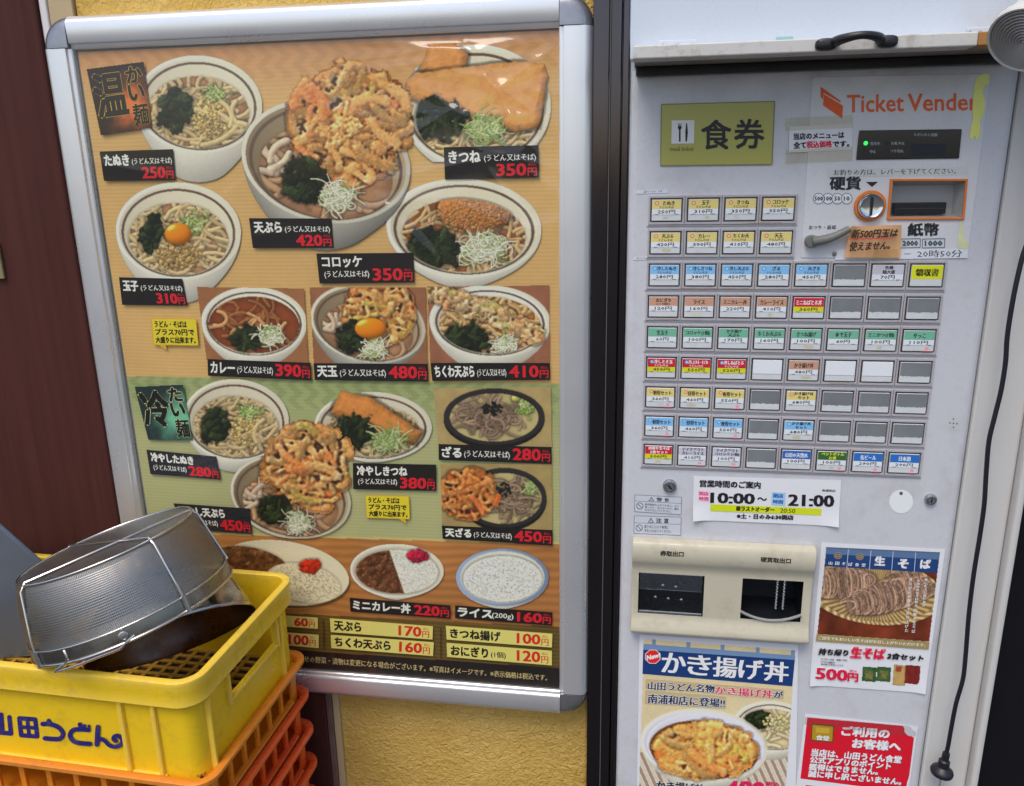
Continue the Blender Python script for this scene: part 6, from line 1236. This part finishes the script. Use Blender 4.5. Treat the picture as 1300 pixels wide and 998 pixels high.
NT = 11; zt0 = zbase+.021
top_z = zt0-(TH+.012)
trays = []
def copy_tree(o, parent=None):
    c_ = o.copy(); COL.objects.link(c_); c_.parent = parent
    for ch in o.children: copy_tree(ch, c_)
    return c_
T0 = make_tray('stacking_tray', 'amber coloured tray directly under the yellow crate', AMB, top_z)
T1 = make_tray('stacking_tray', 'bright orange tray second below the yellow crate', ORG, top_z-TH, .0015, .001)
labs = ['bright orange tray third below the yellow crate', 'bright orange tray fourth below the yellow crate, lowest one showing']
k = 2
while top_z-TH*k > 0.0:
    c_ = copy_tree(T1); c_.location = T1.location+Vector((RB.uniform(-.002, .002)+.001*min(k, 4), RB.uniform(-.002, .002), -TH*(k-1)))
    c_['label'] = labs[k-2] if k-2 < len(labs) else 'orange tray low in the stack under the yellow crate'
    k += 1
zl0 = top_z-TH*(k-1)
# low dolly carrying the stack
t = thing('crate_dolly', 'low dark dolly under the stack of orange trays', 'dolly'); place(t, 0, 0, 0); m = MB(); m.box(-TW+.02, -.01, -TD+.02, -.01, max(zl0-.02, .004), zl0-.0005); m.build('dolly_deck', BLACK, t, bevel=.002)
if zl0 > .03:
    for x_ in (-TW+.05, -.05):
        for y_ in (-TD+.05, -.05): m = MB(); m.box(x_-.015, x_+.015, y_-.015, y_+.015, 0.0, zl0-.0205); m.build('dolly_foot', BLACK, t, bevel=.003)

# ================================================================== STRAINER, BOWL AND PAN IN THE CRATE
def at_depth(px, py, y): return on_y(px, py, y)
def camdir(v): v = np.asarray(v, float); return ROT @ (v/np.linalg.norm(v))
# inverted steel bowl
yb_ = -0.178
bc = at_depth(221, 811, yb_); ax_b = camdir((-0.4345, .93, -0.3591)); RBW = 0.1160; pd = float(np.linalg.norm(on_y(199, 806, yb_)-on_y(198, 806, yb_)))
t = thing('steel_bowl', 'stainless steel bowl lying upside down in the yellow crate under the strainer', 'bowl', tuple(float(a_) for a_ in bc))
m = MB(); h_ = 60*pd
prof_o = [(RBW, 0), (RBW*1.012, .0015), (RBW*1.012, .004), (RBW*.985, .006), (RBW*.95, h_*.30), (RBW*.88, h_*.62), (RBW*.76, h_*.9), (RBW*.66, h_), (0.0001, h_)]
m.lathe(prof_o, bc, ax_b, 96); bo = m.build('bowl_wall', STEEL, t, smooth=50)
m = MB(); m.lathe([(RBW-.0006, .0006), (RBW*.972, .006), (RBW*.938, h_*.30-.001), (RBW*.868, h_*.62-.001), (RBW*.75, h_*.9-.0012), (RBW*.65, h_-.0012), (.0001, h_-.0012)], bc, ax_b, 96); m.build('bowl_inside', STEEL_DARK, t, smooth=50)
# strainer: a drum of wire cloth on a banded rim, upside down
sc_ = at_depth(173.2, 773.8, -0.20); ax_s = camdir((-.3117, .93, .1654)); xd = camdir((.92, .385, 0)); RS, RT, HS = .1313, .1138, .1008
t = thing('wire_strainer', 'round fine mesh strainer turned upside down on the steel bowl', 'strainer', tuple(float(a_) for a_ in sc_))
a_v = Vector(ax_s); u_v = Vector(xd); u_v = (u_v-a_v*u_v.dot(a_v)).normalized(); v_v = a_v.cross(u_v)
def SP(r, th, h): return np.array(Vector(sc_)+a_v*h+(u_v*math.cos(th)+v_v*math.sin(th))*r)
N = 96; m = MB(); prof_s = [(RS*.995, .012), (RS*.985, HS*.3), (RS*.955, HS*.65), (RT*1.03, HS*.93), (RT, HS)]
rings = [[SP(r, 2*math.pi*k/N, h) for k in range(N+1)] for r, h in prof_s]; m.loops(rings, closed=False); side = m.build('mesh_wall', MESHM, t, smooth='all')
uvl = side.data.uv_layers.new(name='UVMap'); vi = np.zeros(len(side.data.loops), dtype=np.int32); side.data.loops.foreach_get('vertex_index', vi); PITCH = 0.0012
uvv = np.stack([(vi % (N+1))/N*2*math.pi*RS/PITCH/2*.318, (vi//(N+1))*HS/4/PITCH/2*.318], 1); uvl.data.foreach_set('uv', uvv.astype(np.float32).ravel())
m = MB(); rings = [[SP(max(r, .0005), 2*math.pi*k/N, HS+.0012*(1-(r/RT)**2)) for k in range(N)] for r in np.linspace(RT, 0.0005, 8)]; m.loops(rings); basem = m.build('mesh_base', MESHM, t, smooth='all')
uvl = basem.data.uv_layers.new(name='UVMap'); vi = np.zeros(len(basem.data.loops), dtype=np.int32); basem.data.loops.foreach_get('vertex_index', vi); th_ = (vi % N)/N*2*np.pi; rr_ = np.linspace(RT, .0005, 8)[vi//N]
uvl.data.foreach_set('uv', (np.stack([rr_*np.cos(th_), rr_*np.sin(th_)], 1)/PITCH/2*.318).astype(np.float32).ravel())
ri = lambda r, h, rad_, name, n=10, mt=WIRE: (lambda mm: (mm.tube([SP(r, 2*math.pi*k/72, h) for k in range(72)], rad_, n, closed=True), mm.build(name, mt, t, smooth=True)))(MB())
ri(RT+.0008, HS+.0006, .0019, 'base_ring'); ri(RS+.0012, .0185, .0015, 'rim_wire'); ri(RS+.0020, -.0005, .0021, 'rim_wire')
m = MB(); m.lathe([(RS-.001, .0), (RS+.0014, .0), (RS+.0018, .008), (RS+.0010, .018), (RS-.001, .018)], sc_, ax_s, 96); m.build('rim_band', mat_simple('dark_rim_steel', (0.30, 0.28, 0.25), 0.3, 1.0, 0.15, 20, rvar=.1), t, smooth=50)
def wire(P_, r, name, sm=3): m = MB(); m.tube([tuple(q_) for q_ in smooth(P_, sm)], r, 8); return m.build(name, WIRE, t, smooth=True)
# two stay wires running over the drum
for th0, th1, hb, hr in ((4.06, 0.28, .018, .018), (5.62, 2.478, .004, .018)):
    P_ = [SP(RS+.003, th0, hb), SP(RS*.985+.003, th0, HS*.35), SP(RT*1.03+.003, th0, HS*.95), SP(RT*.985, th0, HS+.0035), SP(RT*.985, th1, HS+.0035), SP(RT*1.03+.003, th1, HS*.95), SP(RS+.003, th1, hr)]
    m = MB(); m.tube([tuple(q_) for q_ in P_], .0019, 8); m.build('stay_wire', WIRE, t, smooth=True)
    m = MB(); m.tube([tuple(SP(RS+.0035, th0, -.002)), tuple(SP(RS+.0035, th0, .021))], .0034, 8); m.build('wire_clip', STEEL, t, smooth=True)
# flat loop of wire along the near edge of the rim
yh = -0.336; P_ = [on_y(a_, b_, y_) for a_, b_, y_ in ((81, 826, yh), (84.5, 833, yh-.003), (84, 841, yh-.004), (77, 847, yh-.006), (70, 853, yh-.006), (92, 847, yh-.006), (122, 835.5, yh-.004), (152, 824, yh-.002), (160, 816, yh), (171, 806, yh+.006))]
wire(P_, .0016, 'hook_wire')
m = MB(); c_ = SP(RS+.0022, 5.02, .009); m.lathe([(.0062, 0), (.006, .001), (.0045, .0016), (.0042, .001), (0, .0012)], c_, np.array(SP(RS+1, 5.02, .009))-c_, 20); m.build('rim_badge', STEEL, t, smooth=40)
# flat steel tray leaning at the left
yp = -0.10; P0 = np.array(on_y(58, 724, yp)); n_t = np.array([.22, -.95, -.10]); n_t /= np.linalg.norm(n_t)
qs = [(-120, 566), (58, 724), (66, 742)]; P = [on_plane(a_, b_, P0, n_t) for a_, b_ in qs]
def drop(p, z_): d_ = np.array([0, 0, -1.0]); d_ -= n_t*d_.dot(n_t); return p+d_*((z_-p[2])/d_[2])
P += [drop(P[2]+np.array([.004, 0, 0]), zbase+.022), drop(P[0], zbase+.022)]
t = thing('steel_tray', 'flat blue grey steel tray leaning in the left part of the yellow crate', 'tray', tuple(float(a_) for a_ in P[3]))
m = MB(); m.prism(P, tuple(-n_t*.002)); m.build('tray_plate', STEEL_DULL, t, bevel=.0006)
m = MB(); m.tube([tuple(P[0]-n_t*.004), tuple(P[1]-n_t*.004), tuple(P[2]-n_t*.004), tuple(P[3]-n_t*.004)], .0045, 10); m.build('rolled_edge', STEEL_DULL, t, smooth=True)
for o in bpy.data.objects:
    if '_o' in o: del o['_o']
